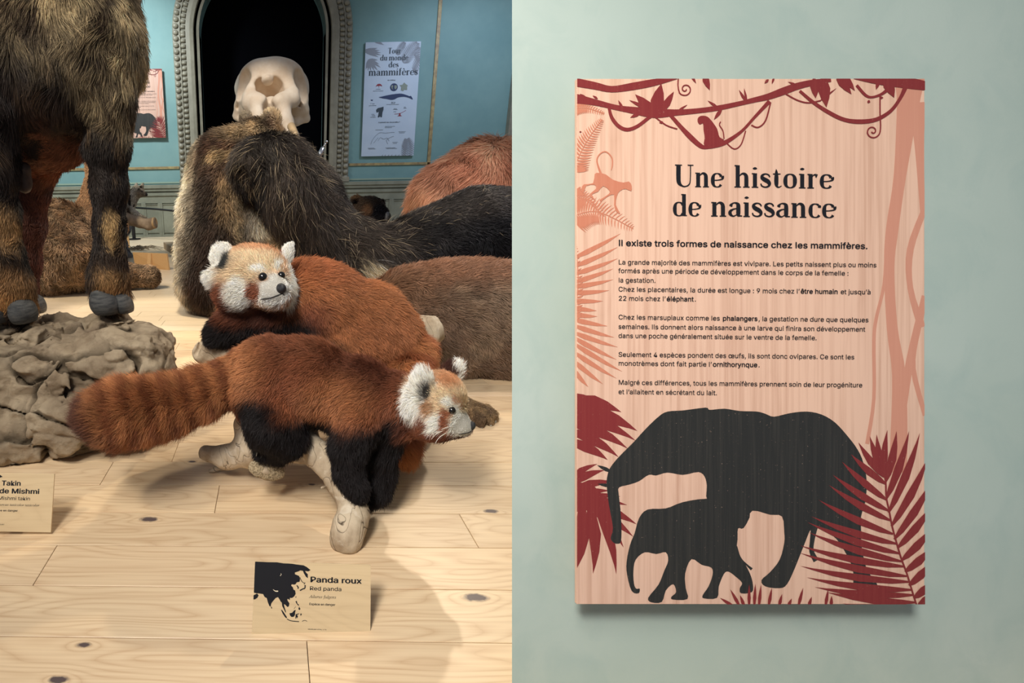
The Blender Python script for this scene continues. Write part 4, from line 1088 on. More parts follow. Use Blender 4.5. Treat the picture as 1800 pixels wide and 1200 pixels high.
p.poly(_m([(160, 160), (200, 165), (300, 170), (420, 168), (500, 178), (600, 180), (660, 188), (740, 195), (780, 215), (825, 250), (800, 266), (760, 262), (775, 285), (793, 300), (795, 350), (770, 330), (745, 290), (735, 262), (700, 258), (690, 266), (640, 285), (640, 305), (690, 325), (703, 360), (698, 395), (665, 402), (655, 420), (640, 430), (605, 428), (600, 445), (620, 462), (628, 490), (648, 500), (655, 540), (640, 570), (615, 590), (590, 590), (575, 605), (558, 606), (562, 622), (585, 655), (580, 688), (565, 700), (548, 685), (535, 672), (520, 668), (528, 700), (550, 765), (540, 762), (515, 715), (500, 690), (495, 650), (480, 636), (465, 610), (448, 585), (420, 597), (390, 635), (372, 660), (363, 702), (350, 695), (330, 650), (315, 600), (290, 590), (270, 555), (215, 548), (190, 548), (160, 540)]))
for P in ([(150, 575), (200, 550), (218, 572), (205, 600), (178, 620), (150, 622)], [(487, 732), (505, 740), (530, 775), (562, 820), (555, 832), (540, 822), (510, 780)], [(588, 772), (620, 765), (645, 735), (663, 732), (655, 760), (655, 790), (640, 812), (615, 815), (598, 800)], [(368, 695), (380, 708), (383, 722), (372, 722)], [(655, 630), (670, 622), (680, 655), (700, 670), (690, 680), (668, 655)], [(700, 690), (716, 715), (710, 732), (692, 720)], [(662, 782), (700, 770), (705, 776), (676, 790), (690, 800), (684, 830), (672, 812), (668, 835), (660, 830)], [(580, 595), (592, 598), (586, 615), (576, 610)], [(655, 570), (664, 568), (662, 588), (655, 585)], [(715, 778), (726, 768), (735, 782), (722, 800)]): p.poly(_m(P))
for P, w in (([(562, 838), (600, 858), (650, 864), (705, 866)], 9), ([(705, 500), (740, 478), (762, 470), (765, 430)], 14), ([(700, 340), (722, 385), (748, 408)], 7), ([(748, 410), (765, 405), (750, 425)], 6), ([(665, 440), (683, 460), (680, 478)], 14), ([(740, 862), (770, 850), (800, 860)], 6), ([(640, 720), (660, 690)], 4)):
    p.stroke([(u, v) for u, v in _m(P)], w / 6.665, 3)
p.done('lettering', M_INK, r)
p = Print(q, .0005); M_PALE = newmat('bare_wood_patch', S(214, 200, 172), .6)
p.smooth(_m([(385, 492), (410, 508), (445, 508), (447, 520), (420, 522), (395, 508)]), 2); p.smooth(_m([(470, 296), (480, 312), (470, 330), (462, 330), (473, 314)]), 2)
tag(p.done('bare_patch', M_PALE, r), kind='stuff')
r, q = name_label((-112, 829), (97, 832), (-120, 931), (88, 936), 1.20, 1.176, 210, 104, 'wooden name label reading Takin de Mishmi, cut by the left edge of the photo', -113, 831)
p = Print(q, .0003)
p.text([('Takin', .055)], 4, 40, 853.5, 16.5); p.text([('de Mishmi', .055)], 1, 74, 867.5, 16.5); p.text([('Mishmi takin', .012)], 0, 58, 879.3, 12)
p.text('Budorcas taxicolor taxicolor', -8, 75, 889.8, 9, style='italic'); p.text([('Espèce en danger', .03)], -10, 37, 899.7, 6.5); p.text([('MUSEUM 2.1.487', .02)], -10, 15, 923.5, 3.4)
p.poly([(-100, 833), (-4, 832), (2, 836), (5, 838), (0, 840), (-2, 848), (-20, 860), (-30, 880), (-60, 870), (-100, 868)])
p.done('lettering', M_INK, r)
# ------------------------------------------------------------------ rock under the hoofed animal
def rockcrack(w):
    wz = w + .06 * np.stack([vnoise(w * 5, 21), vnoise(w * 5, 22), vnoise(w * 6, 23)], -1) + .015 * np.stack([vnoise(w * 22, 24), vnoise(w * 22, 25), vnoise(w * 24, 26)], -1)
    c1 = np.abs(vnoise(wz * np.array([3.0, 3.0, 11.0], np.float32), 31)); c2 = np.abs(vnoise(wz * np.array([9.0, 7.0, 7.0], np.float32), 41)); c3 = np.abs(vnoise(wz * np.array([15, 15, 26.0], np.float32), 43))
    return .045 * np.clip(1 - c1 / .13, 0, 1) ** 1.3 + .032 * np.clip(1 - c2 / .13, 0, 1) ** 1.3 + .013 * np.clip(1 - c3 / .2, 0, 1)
def rockwarp(P):
    w = c2w(P).astype(np.float32)
    n = fbm(w * np.array([3.2, 3.2, 4.5], np.float32), 3, 3) * .034 + fbm(w * np.array([11, 11, 15], np.float32), 5, 9) * .026
    wz = w + .05 * np.stack([vnoise(w * 5, 21), vnoise(w * 5, 22), vnoise(w * 6, 23)], -1)
    crack = rockcrack(w)
    #c1 = np.abs(vnoise(wz * np.array([3.0, 3.0, 11.0], np.float32), 31)); c2 = np.abs(vnoise(wz * np.array([9.0, 7.0, 6.0], np.float32), 41)); c3 = np.abs(vnoise(wz * np.array([14, 14, 24.0], np.float32), 43))
    #crack = .05 * np.clip(1 - c1 / .17, 0, 1) ** 1.5 + .034 * np.clip(1 - c2 / .17, 0, 1) ** 1.5 + .011 * np.clip(1 - c3 / .22, 0, 1)
    # stepped strata
    st = .018 * vnoise(wz * np.array([1.8, 1.8, 30.0], np.float32), 51) + .006 * np.abs(vnoise(w * np.array([40, 40, 60], np.float32), 52))
    return n + crack + st
class Rock(Body): pass
B = Rock(.0048, .05)
def wpix(p):                       # world point -> (px, py, depth)
    c = w2c(np.array([p]))[0]; return 450 + FPX * c[0] / c[2], 600 - FPX * c[1] / c[2], c[2]
def wcone(B, a, b, ra, rb, k=None, cut=False):
    A, Bb = wpix(a), wpix(b); B.chain([(*A, ra * FPX / A[2]), (*Bb, rb * FPX / Bb[2])], k, cut)
for z, y, x1, r in ((.10, 1.45, -.40, .115), (.21, 1.50, -.36, .105), (.10, 1.62, -.42, .12), (.22, 1.68, -.40, .10), (.12, 1.82, -.52, .11), (.23, 1.84, -.50, .09), (.05, 1.40, -.45, .09), (.235, 1.58, -.42, .085)):
    wcone(B, (-1.35, y + .03, z), (x1, y, z), r, r, .05)
B.warp = (.10, rockwarp); B.build()
V = c2w(B.V); V[:, 2] = np.where(V[:, 2] < .004, .004, V[:, 2])
ztop = V[:, 2].max()
M_ROCK = newmat('brown_rock', S(128, 108, 84), .9, .15); _t = NT(M_ROCK); _p = _t.pos()
_c = _t.mix(S(186, 168, 142), S(142, 124, 102), _t.ramp(_t.noise(_p, 7, 6, .6), [(.38, (0, 0, 0)), (.66, (1, 1, 1))]))
_c = _t.mix(_c, S(96, 80, 58), _t.ramp(_t.noise(_t.map(_p, (1, 1, 2.5)), 15, 6, .7, .5), [(.52, (0, 0, 0)), (.72, (.6, .6, .6))]))
_c = _t.mix(_c, S(190, 176, 148), _t.ramp(_t.noise(_p, 46, 5, .7), [(.60, (0, 0, 0)), (.75, (.5, .5, .5))]))
_c = _t.mix(_c, S(52, 42, 30), _t.n('Attribute', attribute_name='crack_tone').outputs['Fac'])  # darker tone inside the cracks
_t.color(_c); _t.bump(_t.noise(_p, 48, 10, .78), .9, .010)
_me = mesh('rock', V, B.Q); _a = _me.attributes.new('crack_tone', 'FLOAT', 'POINT'); _a.data.foreach_set('value', np.clip((rockcrack(V.astype(np.float32)) - .008) / .03, 0, .85).astype(np.float32))
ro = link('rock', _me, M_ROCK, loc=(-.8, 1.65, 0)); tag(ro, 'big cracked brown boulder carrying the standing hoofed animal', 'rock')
ROCKV = V

# ------------------------------------------------------------------ driftwood
def woodwarp(P):
    return fbm(P * 11, 3, 5) * .0045 + .0025 * np.abs(vnoise(P * np.array([120, 30, 60.]), 8)) 
B = Body(.0048, .018)
B.chain([(612, 940, 1.125, 27), (622, 905, 1.15, 25), (600, 850, 1.18, 25), (570, 805, 1.23, 27), (530, 778, 1.28, 30), (490, 790, 1.32, 26)])
B.chain([(605, 953, 1.12, 22), (612, 925, 1.13, 28)])
B.chain([(530, 778, 1.28, 26), (545, 730, 1.32, 22), (530, 680, 1.42, 24), (500, 640, 1.5, 24)])
B.chain([(490, 785, 1.32, 27), (440, 790, 1.36, 27), (400, 803, 1.385, 22), (362, 795, 1.40, 15)])
B.chain([(440, 785, 1.36, 26), (432, 745, 1.38, 20), (455, 700, 1.42, 22), (490, 650, 1.5, 22)])
B.chain([(480, 800, 1.28, 20), (466, 826, 1.255, 18)])
B.chain([(400, 818, 1.42, 10), (370, 828, 1.43, 6)])
B.chain([(358, 622, 1.56, 20), (400, 625, 1.55, 28), (450, 632, 1.54, 28), (520, 630, 1.52, 30), (620, 615, 1.6, 30), (700, 597, 1.68, 30), (745, 585, 1.74, 30), (766, 578, 1.76, 24)])
B.chain([(372, 608, 1.55, 24), (365, 640, 1.58, 10)]); B.chain([(752, 590, 1.78, 20), (745, 622, 1.82, 19), (735, 655, 1.85, 17)])
B.ell(350, 600, 1.5, 9, 40, 40, 20, cut=True, k=.01); B.ell(789, 572, 1.74, 14, 34, 40, -20, cut=True, k=.006)
B.ell(520, 806, 1.24, 12, 9, 14, cut=True); B.ell(508, 800, 1.22, 6, 8, 12, cut=True, k=.006); B.ell(452, 806, 1.25, 16, 9, 12, cut=True, k=.006)
B.ell(592, 975, 1.08, 16, 14, 20, 30, cut=True, k=.01)
B.ell(466, 842, 1.235, 26, 8, 22, 10, cut=True, k=.004)
B.chain([(569, 855, 1.165, 5), (564, 858, 1.155, 4)], k=.006)
B.warp = (.02, woodwarp); B.build()
V = c2w(B.V); V[:, 2] = np.maximum(V[:, 2], .002)
M_DRIFT = newmat('weathered_driftwood', S(176, 156, 130), .8, .2); _t = NT(M_DRIFT); _p = _t.pos()
_c = _t.mix(S(200, 182, 156), S(142, 122, 98), _t.ramp(_t.noise(_p, 12, 5, .6, .4), [(.38, (0, 0, 0)), (.68, (1, 1, 1))]))
_c = _t.mix(_c, S(218, 206, 186), _t.ramp(_t.noise(_p, 26, 4, .6, 1.0), [(.55, (0, 0, 0)), (.7, (.6, .6, .6))]))
_v = _t.n('TexNoise', {'Vector': _t.map(_p, (1, .5, .6)), 'Scale': 16.0, 'Detail': 2.0, 'Distortion': 1.2}).outputs['Fac']
_l = _t.math('ABSOLUTE', _t.math('SUBTRACT', _v, .5))
_c = _t.mix(S(58, 44, 32), _c, _t.ramp(_l, [(.001, (0, 0, 0)), (.006, (1, 1, 1))]))
_t.color(_c); _t.bump(_t.math('ADD', _t.noise(_t.map(_p, (1, 1, .4)), 90, 6, .7, .5), _t.math('MINIMUM', _t.math('MULTIPLY', _l, 20.0), .5)), .6, .003)
dw = link('driftwood', mesh('driftwood', V, B.Q), M_DRIFT, loc=on_floor(612, 962)); tag(dw, 'forked pale driftwood branch carrying the two red pandas', 'driftwood')
M_CUT = mottled('rough_pale_cut', S(190, 172, 140), S(104, 88, 66), 260, .9, .8, .2, 300, .002)
B = Body(.003, .008); B.ell(469, 826, 1.243, 34, 18, 8, 16, -10); B.warp = (.01, lambda P: fbm(P * 90, 3, 2) * .0015); B.build()
o = skin('sawn_face', B, M_CUT, dw); o['label'] = 'pale rough sawn face'

# ------------------------------------------------------------------ elephant skull
B = Body(.02, .10); D = 6.6
B.ell(478, 156, D + .12, 58, 46, 58, k=.04); B.ell(478, 156, D + .38, 66, 50, 40, k=.02)
B.ell(440, 172, D + .1, 25, 40, 40, 12); B.ell(516, 168, D + .1, 25, 42, 40, -12)
B.ell(476, 130, D - .05, 52, 18, 34)
B.chain([(455, 130, D - .1, 17), (443, 160, D - .2, 13), (440, 180, D - .28, 13), (462, 178, D - .4, 10)], k=.10)
B.chain([(500, 130, D - .1, 17), (512, 155, D - .2, 13), (513, 172, D - .28, 13), (490, 176, D - .4, 10)], k=.10)
B.chain([(452, 180, D - .35, 14), (455, 205, D - .35, 14), (452, 235, D - .35, 13), (448, 262, D - .3, 12)], k=.05)
B.chain([(496, 180, D - .35, 14), (502, 210, D - .35, 13), (512, 240, D - .35, 12), (516, 262, D - .3, 11)], k=.05)
B.chain([(522, 176, D - .1, 9), (535, 192, D + .05, 8), (538, 208, D + .15, 7), (522, 216, D + .1, 5), (508, 208, D + .1, 6)], k=.03)
B.chain([(424, 172, D - .1, 9), (420, 186, D + .05, 8), (416, 204, D + .15, 7), (426, 214, D + .1, 5)], k=.03)
B.ell(477, 197, D - .1, 20, 26, 30, k=.04)
B.ell(472, 154, D - .22, 27, 18, 36, k=.03, cut=True); B.ell(458, 163, D - .25, 11, 8, 34, k=.02, cut=True); B.ell(488, 162, D - .25, 12, 9, 34, k=.02, cut=True)
B.ell(472, 172, D - .42, 4, 7, 16, k=.02, cut=True)
B.ell(472, 190, D - .42, 11, 13, 26, k=.04, cut=True)
B.ell(424, 146, D - .20, 17, 28, 30, 16, k=.025, cut=True); B.ell(533, 148, D - .20, 18, 30, 30, -16, k=.025, cut=True)
B.ell(527, 177, D - .15, 6, 7, 30, k=.02, cut=True); B.ell(416, 178, D - .15, 5, 6, 30, k=.02, cut=True)
B.ell(513, 210, D - .2, 4, 8, 30, k=.02, cut=True)
B.ell(470, 141, D - .28, 10, 6, 14, k=.03)
B.warp = (.06, lambda P: fbm(P * 3, 3, 4) * .012); B.build(1)
M_BONE = mottled('old_bone', S(238, 224, 204), S(218, 194, 166), 3.5, .6, .35, .3, 14, .012)
sk = skin('elephant_skull', B, M_BONE, loc=W(478, 262, D)); tag(sk, 'large pale elephant skull in front of the black arched opening', 'skull')
pz = W(478, 262, D)
MB().wbox(pz.x - .33, pz.y - .25, 0.001, pz.x + .3, pz.y + .25, pz.z + .06).build('plinth', M_BLACK, sk)
# tusk tip beside the skull
mb = MB().tube([W(512, 222, 6.0), W(517, 232, 5.9), W(522, 239, 5.8)], [.05, .042, .02], 12); mb.build('tusk', newmat('tusk_ivory', S(214, 184, 140), .4), sk, smooth=True)

# ------------------------------------------------------------------ small things at the back
M_PLY = wood('plywood_back', S(222, 182, 128), S(198, 152, 100), rough=.6, cathedral=.15, fine=.3)
def back_label(c, dd, label, brace=True):
    tl, tr, bl, br = [W(px, py, d) for px, py, d in c]
    r = base(empty('label_board', (bl + br) / 2, label, 'label'))
    n = (tr - tl).cross(bl - tl).normalized()
    if n.dot(Vector(CAMP) - tl) < 0: n = -n
    o = MB(); V = [tl, tr, br, bl]; V += [v - n * .02 for v in V]
    o.add(V, [(0, 3, 2, 1), (4, 5, 6, 7), (0, 1, 5, 4), (1, 2, 6, 5), (2, 3, 7, 6), (3, 0, 4, 7)]).build('board', M_PLY, r)
    if brace:
        m0 = tl.lerp(tr, .47); m1 = tl.lerp(tr, .57); b0 = bl.lerp(br, .45); b1 = bl.lerp(br, .56); q = n * .06
        o = MB(); V = [m0, m1, b1, b0]; V += [m0 + n * .01, m1 + n * .01, b1 + q, b0 + q]
        o.add(V, [(0, 3, 2, 1), (4, 5, 6, 7), (0, 1, 5, 4), (1, 2, 6, 5), (2, 3, 7, 6), (3, 0, 4, 7)]).build('brace', M_PLY, r)
    return r
db = lambda px, py: wpix(on_floor(px, py))[2]
back_label([(233, 443.5, db(240, 470) - .05), (293, 446, db(295, 474) - .05), (238, 470, db(238, 470)), (297, 474.5, db(297, 474.5))], 0, 'plywood label board seen from behind, with a middle brace, on the floor')
back_label([(208, 410, db(215, 436) - .05), (225, 410, db(225, 436) - .05), (210, 436, db(210, 436)), (228, 436, db(228, 436))], 0, 'narrow plywood board behind the standing hoofed animal\'s front leg', False)
# rope barrier
post = on_floor(236, 421); bar = base(empty('rope_barrier', post, 'black barrier post with thin black rope before the wainscot', 'barrier'))
ptop = W(236, 364, wpix(post)[2]); ptop.x, ptop.y = post.x, post.y
MB().tube([post + Vector((0, 0, .001)), post + Vector((0, 0, .02)), post + Vector((0, 0, .021)), Vector((post.x, post.y, ptop.z))], [.11, .11, .03, .03], 12).build('post', M_BLACK, bar)
MB().ball(Vector((post.x, post.y, ptop.z)), .06, 10, 6).build('knob', M_BLACK, bar, smooth=True)
MB().tube([Vector((post.x, post.y, ptop.z)), W(275, 367.5, 8.3), W(316, 371.5, 8.1), W(400, 384, 7.6)], .016, 6).build('rope', M_BLACK, bar, smooth=True)
# timber edge of the raised strip
a, b = on_floor(288, 437), on_floor(318, 457)
dv = (b - a).normalized(); up = Vector((0, 0, .09)); sd = Vector((dv.y, -dv.x, 0)); sd = -sd if sd.y < 0 else sd
tb = MB().box(a, (b - a) * 1.5, sd * .7, up).build('timber_step', mottled('dull_timber', S(176, 156, 128), S(150, 130, 104), 5, .7), loc=a); tag(tb, 'low timber platform step left of the seated bear', 'platform')
# crumpled dry grass
rg = random.Random(3); mb = MB(); c = on_floor(236, 440)
for k in range(26):
    an = rg.uniform(-.5, .5); L = rg.uniform(.1, .35); s0 = c + Vector((rg.uniform(-.25, .1), rg.uniform(-.08, .08), .01))
    mb.tube([s0, s0 + Vector((L * .5, math.sin(an) * L * .3, rg.uniform(.02, .06))), s0 + Vector((L, math.sin(an) * L, .008))], [.008, .006, .003], 4)
o = mb.build('dry_grass', mottled('dry_grass', S(150, 140, 118), S(110, 100, 84), 20, .8), loc=c); tag(o, 'small clump of dry grass stems on the far floor', 'grass', kind='stuff')
# bright metal clip in front of the arch
cp = base(empty('metal_clip', W(566, 270, 3.6), 'small shiny metal fitting before the right side of the arch', 'fitting'))
MB().tube([W(556, 292, 3.6), W(560, 277, 3.6), W(561, 274, 3.6), W(567, 261, 3.6), W(568, 259, 3.6)], [.008, .010, .016, .016, .010], 10).build('body', M_CHROME, cp, smooth=True)
MB().tube([W(568, 259, 3.6), W(573, 250, 3.6)], [.005, .005], 6).build('stem', M_CHROME, cp, smooth=True)
MB().ball(W(574, 249, 3.6), .010, 8, 6).build('tip', M_CHROME, cp, smooth=True)
MB().tube([W(556, 292, 3.6), W(550, 320, 3.62), W(545, 360, 3.65), Vector((W(545, 360, 3.65).x, W(545, 360, 3.65).y, 0.0))], [.007] * 4, 6).build('rod', M_BLACK, cp, smooth=True)
# ================================================================== red pandas
RUST, RUST_D, ORANGE, TAN = S(138, 78, 46), S(102, 56, 38), S(186, 122, 70), S(222, 194, 154)
CREAM, BLACKF, BROWN = S(246, 238, 222), S(26, 20, 20), S(74, 44, 34)
def eye(B, px, py, rpx, parent, d=None, sink=.55):
    d = d or B.front(px, py); r = rpx * d / FPX
    c = W(px, py, d + r * sink)
    MB().ball(c, r, 16, 12).build('eye', M_EYE, parent, smooth=True)
def whisker(pts, parent, w=.35):
    P = catmull(pts, 6, False)
    P = [W(*q) for q in P]; d = pts[0][2]
    MB().tube(P, [w * d / FPX * (1 - .7 * i / len(P)) for i in range(len(P))], 5).build('whisker', M_WHISKER, parent, smooth=True)

# ---------------- near panda, walking down the branch to the right
pa = base(empty('red_panda', W(520, 800, 1.27), 'red panda walking down the driftwood, head in profile to the right, tail stretched left', 'animal'))
B = Body(.0042, .022)
B.ell(465, 668, 1.26, 66, 72, 64); B.ell(540, 672, 1.25, 78, 76, 68); B.ell(620, 700, 1.22, 70, 72, 60, 20)
B.ell(500, 655, 1.26, 90, 60, 60); B.chain([(660, 708, 1.20, 58), (712, 712, 1.18, 50), (752, 712, 1.16, 46)])
B.chain([(470, 700, 1.235, 50), (482, 745, 1.21, 47), (500, 770, 1.22, 34), (488, 790, 1.235, 18), (462, 795, 1.24, 14)])
B.chain([(455, 700, 1.30, 44), (475, 760, 1.31, 34), (495, 788, 1.30, 17)])
B.chain([(628, 745, 1.16, 42), (612, 790, 1.15, 28), (612, 832, 1.15, 22), (626, 860, 1.145, 18), (630, 872, 1.14, 12)])
B.chain([(680, 745, 1.20, 42), (668, 795, 1.21, 26), (670, 832, 1.22, 21), (665, 862, 1.215, 17), (650, 882, 1.205, 11)])
# head
B.ell(764, 708, 1.13, 46, 53, 54); B.ell(770, 722, 1.12, 40, 44, 48); B.ell(760, 738, 1.105, 34, 30, 36)
B.chain([(782, 724, 1.11, 26), (804, 742, 1.10, 17), (822, 749, 1.095, 8.5)], k=.016)
B.ell(798, 753, 1.10, 24, 12, 20, 5)
B.ell(782, 690, 1.12, 27, 30, 34)
# ears
B.ell(741, 680, 1.085, 20, 34, 11, 10, 20, k=.010); B.ell(724, 704, 1.10, 14, 28, 14, 18, k=.012)
B.ell(752, 688, 1.065, 11, 19, 7, 8, 20, k=.006, cut=True)
B.chain([(782, 668, 1.17, 18), (794, 655, 1.165, 15), (803, 645, 1.16, 11)], k=.012)
# tail
B2 = Body(.0048, .02)
B2.chain([(435, 655, 1.27, 40), (395, 676, 1.28, 32), (350, 695, 1.27, 33), (300, 712, 1.25, 38), (250, 722, 1.22, 43), (205, 727, 1.19, 43), (178, 728, 1.175, 34)], k=.03)
B.build(1); B2.build(1)
blobsA = [
    (470, 770, 1.22, 78, 62, 80, .18, BLACKF), (455, 725, 1.2, 42, 32, 60, .3, BLACKF), (530, 748, 1.2, 70, 18, 70, .4, BLACKF),
    (600, 850, 1.18, 90, 95, 120, .10, BLACKF), (650, 790, 1.18, 90, 58, 120, .2, BLACKF), (690, 770, 1.15, 42, 40, 80, .25, BLACKF), (585, 762, 1.2, 40, 26, 60, .4, BLACKF),
    (672, 850, 1.2, 50, 70, 90, .15, BLACKF), (745, 757, 1.12, 45, 36, 60, .3, RUST_D),
    # head
    (768, 705, 1.12, 56, 54, 80, .15, TAN), (782, 668, 1.12, 30, 16, 60, .5, S(196, 138, 92)), (740, 690, 1.09, 30, 44, 34, .12, CREAM), (722, 712, 1.09, 15, 32, 30, .2, CREAM),
    (752, 690, 1.085, 11, 20, 20, .3, S(70, 66, 62)), (767, 745, 1.10, 16, 24, 36, .2, CREAM), (758, 770, 1.11, 40, 12, 60, .4, RUST), (778, 740, 1.09, 8, 26, 34, .35, S(168, 92, 48)), (783, 726, 1.08, 11, 7, 20, .4, S(176, 104, 60)),
    (806, 745, 1.09, 26, 24, 50, .22, CREAM), (790, 712, 1.08, 18, 8, 22, .4, CREAM), (800, 770, 1.10, 30, 7, 40, .4, RUST_D),
    (788, 655, 1.17, 18, 22, 26, .2, S(66, 36, 28)), (805, 645, 1.155, 11, 16, 24, .25, CREAM), (808, 680, 1.14, 6, 20, 16, .4, CREAM), (806, 712, 1.075, 5, 9, 10, .5, S(200, 150, 110))]
def fb(B, px, py, rx, ry, soft, col, z=None):
    return (px, py, B.front(px, py), rx, ry, z or max(rx, ry) * 1.6, soft, col)
faceA = [fb(B, 790, 706, 17, 6, .4, CREAM), fb(B, 806, 728, 9, 14, .4, CREAM), fb(B, 808, 745, 20, 20, .25, CREAM), fb(B, 767, 744, 15, 22, .25, CREAM), fb(B, 784, 738, 6, 20, .35, S(160, 92, 58)), fb(B, 787, 727, 9, 5, .4, S(176, 108, 70)), fb(B, 803, 704, 3.5, 8, .5, S(196, 142, 104)), fb(B, 766, 700, 12, 24, .4, TAN), fb(B, 756, 716, 9, 14, .4, S(176, 130, 88)), fb(B, 742, 748, 10, 22, .4, S(128, 72, 44)), fb(B, 748, 688, 8, 15, .4, S(66, 62, 58)), fb(B, 738, 664, 12, 14, .4, CREAM), fb(B, 772, 764, 26, 5, .5, S(128, 66, 44))]
def colA(P):
    c = field(P, RUST, [(520, 610, 1.22, 130, 30, 90, .6, S(132, 76, 46)), (640, 660, 1.2, 70, 40, 80, .6, S(104, 56, 36)), (590, 700, 1.18, 60, 40, 80, .6, S(168, 106, 60)), (430, 650, 1.25, 40, 50, 80, .6, S(178, 116, 66))] + blobsA + faceA)
    return c
cmb = [(540, 600, 1.25, -1, .25, 0), (450, 640, 1.25, -1, .5, 0), (620, 690, 1.2, -.9, .7, 0), (680, 700, 1.18, -1, .6, 0), (480, 760, 1.22, -.2, 1, 0), (615, 820, 1.15, .1, 1, 0), (660, 830, 1.2, .1, 1, 0), (650, 770, 1.15, -.4, 1, 0),
       (828, 748, 1.09, -1, .05, .3), (800, 742, 1.09, -1, .25, .2), (790, 700, 1.09, -.8, -.5, .2), (770, 670, 1.12, -.9, -.4, .2), (760, 745, 1.1, -.8, .7, .1), (790, 768, 1.1, -.9, .3, 0), (740, 670, 1.08, -.5, -1, 0), (720, 720, 1.09, -.5, 1, 0), (803, 645, 1.15, .4, -1, 0)]
lenA = lambda P: field(P, .021, [(500, 680, 1.25, 120, 60, 90, .5, .023), (610, 850, 1.15, 60, 70, 100, .4, .015), (768, 705, 1.12, 62, 62, 80, .2, .012), (735, 700, 1.1, 26, 50, 40, .3, .016), (755, 750, 1.1, 30, 30, 40, .4, .017), (810, 745, 1.09, 28, 26, 50, .3, .0045), (790, 722, 1.08, 16, 12, 20, .4, .005), (803, 645, 1.15, 14, 18, 26, .4, .015), (752, 690, 1.08, 9, 16, 20, .4, .006)])
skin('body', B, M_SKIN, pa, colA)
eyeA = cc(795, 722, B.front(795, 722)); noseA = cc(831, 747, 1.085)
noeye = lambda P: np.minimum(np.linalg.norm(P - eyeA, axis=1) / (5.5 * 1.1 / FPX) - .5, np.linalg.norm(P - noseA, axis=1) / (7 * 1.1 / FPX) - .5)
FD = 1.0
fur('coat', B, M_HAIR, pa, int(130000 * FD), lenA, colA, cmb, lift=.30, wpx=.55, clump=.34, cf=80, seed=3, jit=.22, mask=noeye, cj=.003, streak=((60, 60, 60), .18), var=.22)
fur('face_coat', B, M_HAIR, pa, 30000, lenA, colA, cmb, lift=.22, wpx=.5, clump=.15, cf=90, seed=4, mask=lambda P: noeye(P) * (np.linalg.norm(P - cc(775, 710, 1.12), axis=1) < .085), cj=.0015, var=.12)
def ringed(P, a, b, n, light, dark):
    A, Bv = cc(*a), cc(*b); t = ((P - A) @ (Bv - A)) / ((Bv - A) @ (Bv - A))
    t = t + .02 * vnoise(P * 30, 5)
    w = sm(.5 + 1.1 * np.sin(t * 2 * math.pi * n))[:, None]
    return np.array(light) * w + np.array(dark) * (1 - w), t
def colT(P):
    c, t = ringed(P, (420, 660, 1.27), (170, 728, 1.18), 7.5, S(184, 120, 68), S(138, 80, 46))
    tip = sm((t - .90) / .18)[:, None]
    return c * (1 - tip) + np.array(S(84, 50, 38)) * tip
tl = skin('tail', B2, M_SKIN, pa, colT)
fur('tail_coat', B2, M_HAIR, pa, int(60000 * FD), lambda P: field(P, .036, [(430, 655, 1.27, 60, 60, 60, .4, .024)]), colT, [(420, 660, 1.27, -1, .25, 0), (300, 712, 1.25, -1, .22, 0), (190, 727, 1.18, -1, .05, 0), (300, 760, 1.25, -.6, .8, 0), (220, 770, 1.2, -.6, .8, 0)], lift=.55, wpx=.6, clump=.45, cf=55, seed=5, streak=((70, 70, 70), .2), pts=5, jit=.22)
eye(B, 794, 721, 7.0, pa, sink=.32)
Bn = Body(.0016, .004); Bn.ell(829, 747, 1.088, 6.5, 7, 9); Bn.ell(827, 752, 1.089, 5, 4.5, 8); Bn.build(1); skin('nose', Bn, M_NOSE, pa)
dm = B.front(818, 761) - .001
MB().tube([W(*q) for q in catmull([(829, 757, dm), (824, 760, dm - .001), (815, 762, dm - .002), (806, 763, dm - .002)], 4, False)], .0009, 6).build('mouth', M_DARKLIP, pa, smooth=True)
for w in ([(800, 752, 1.075), (783, 756, 1.06), (768, 762, 1.05), (758, 772, 1.045)], [(802, 755, 1.075), (786, 760, 1.06), (772, 769, 1.055), (765, 779, 1.05)], [(806, 750, 1.075), (790, 750, 1.055), (775, 755, 1.045)]): whisker(w, pa, .9)
rg = random.Random(5)
for a, b, d in ((640, 884, 1.13), (633, 884, 1.13), (626, 882, 1.135), (648, 892, 1.19), (641, 893, 1.19), (452, 800, 1.22), (460, 804, 1.22), (470, 805, 1.22)):
    MB().tube([W(a, b - 5, d), W(a - 1, b - 1, d - .003), W(a - 2, b + 2, d - .002)], [.0018, .0014, .0003], 6).build('claw', M_CLAW, pa, smooth=True)

# ---------------- rear panda, looking back over the first one
pb = base(empty('red_panda', W(520, 640, 1.58), 'red panda crouching on the driftwood behind, face turned to the camera with white ears', 'animal'))
B = Body(.0052, .028)
B.ell(470, 548, 1.58, 82, 62, 70, 10); B.ell(555, 545, 1.60, 100, 86, 74, 12); B.ell(640, 580, 1.62, 84, 84, 72, 30); B.ell(690, 605, 1.62, 46, 60, 56, 30)
B.ell(625, 610, 1.56, 70, 56, 50, 15)
B.chain([(440, 560, 1.56, 44), (410, 575, 1.52, 32), (385, 585, 1.50, 20), (374, 592, 1.49, 12)])
B.chain([(530, 590, 1.56, 40), (560, 618, 1.56, 26)])
B.chain([(600, 640, 1.55, 34), (570, 655, 1.55, 20)])
# head
B.ell(440, 490, 1.47, 62, 52, 58); B.ell(445, 475, 1.47, 56, 40, 52); B.ell(420, 512, 1.455, 44, 36, 42); B.ell(488, 505, 1.46, 28, 36, 34)
B.chain([(462, 500, 1.41, 34), (480, 508, 1.385, 25), (492, 512, 1.37, 15)], k=.02); B.ell(478, 524, 1.40, 27, 15, 22)
B.ell(385, 487, 1.46, 22, 14, 18, 10)
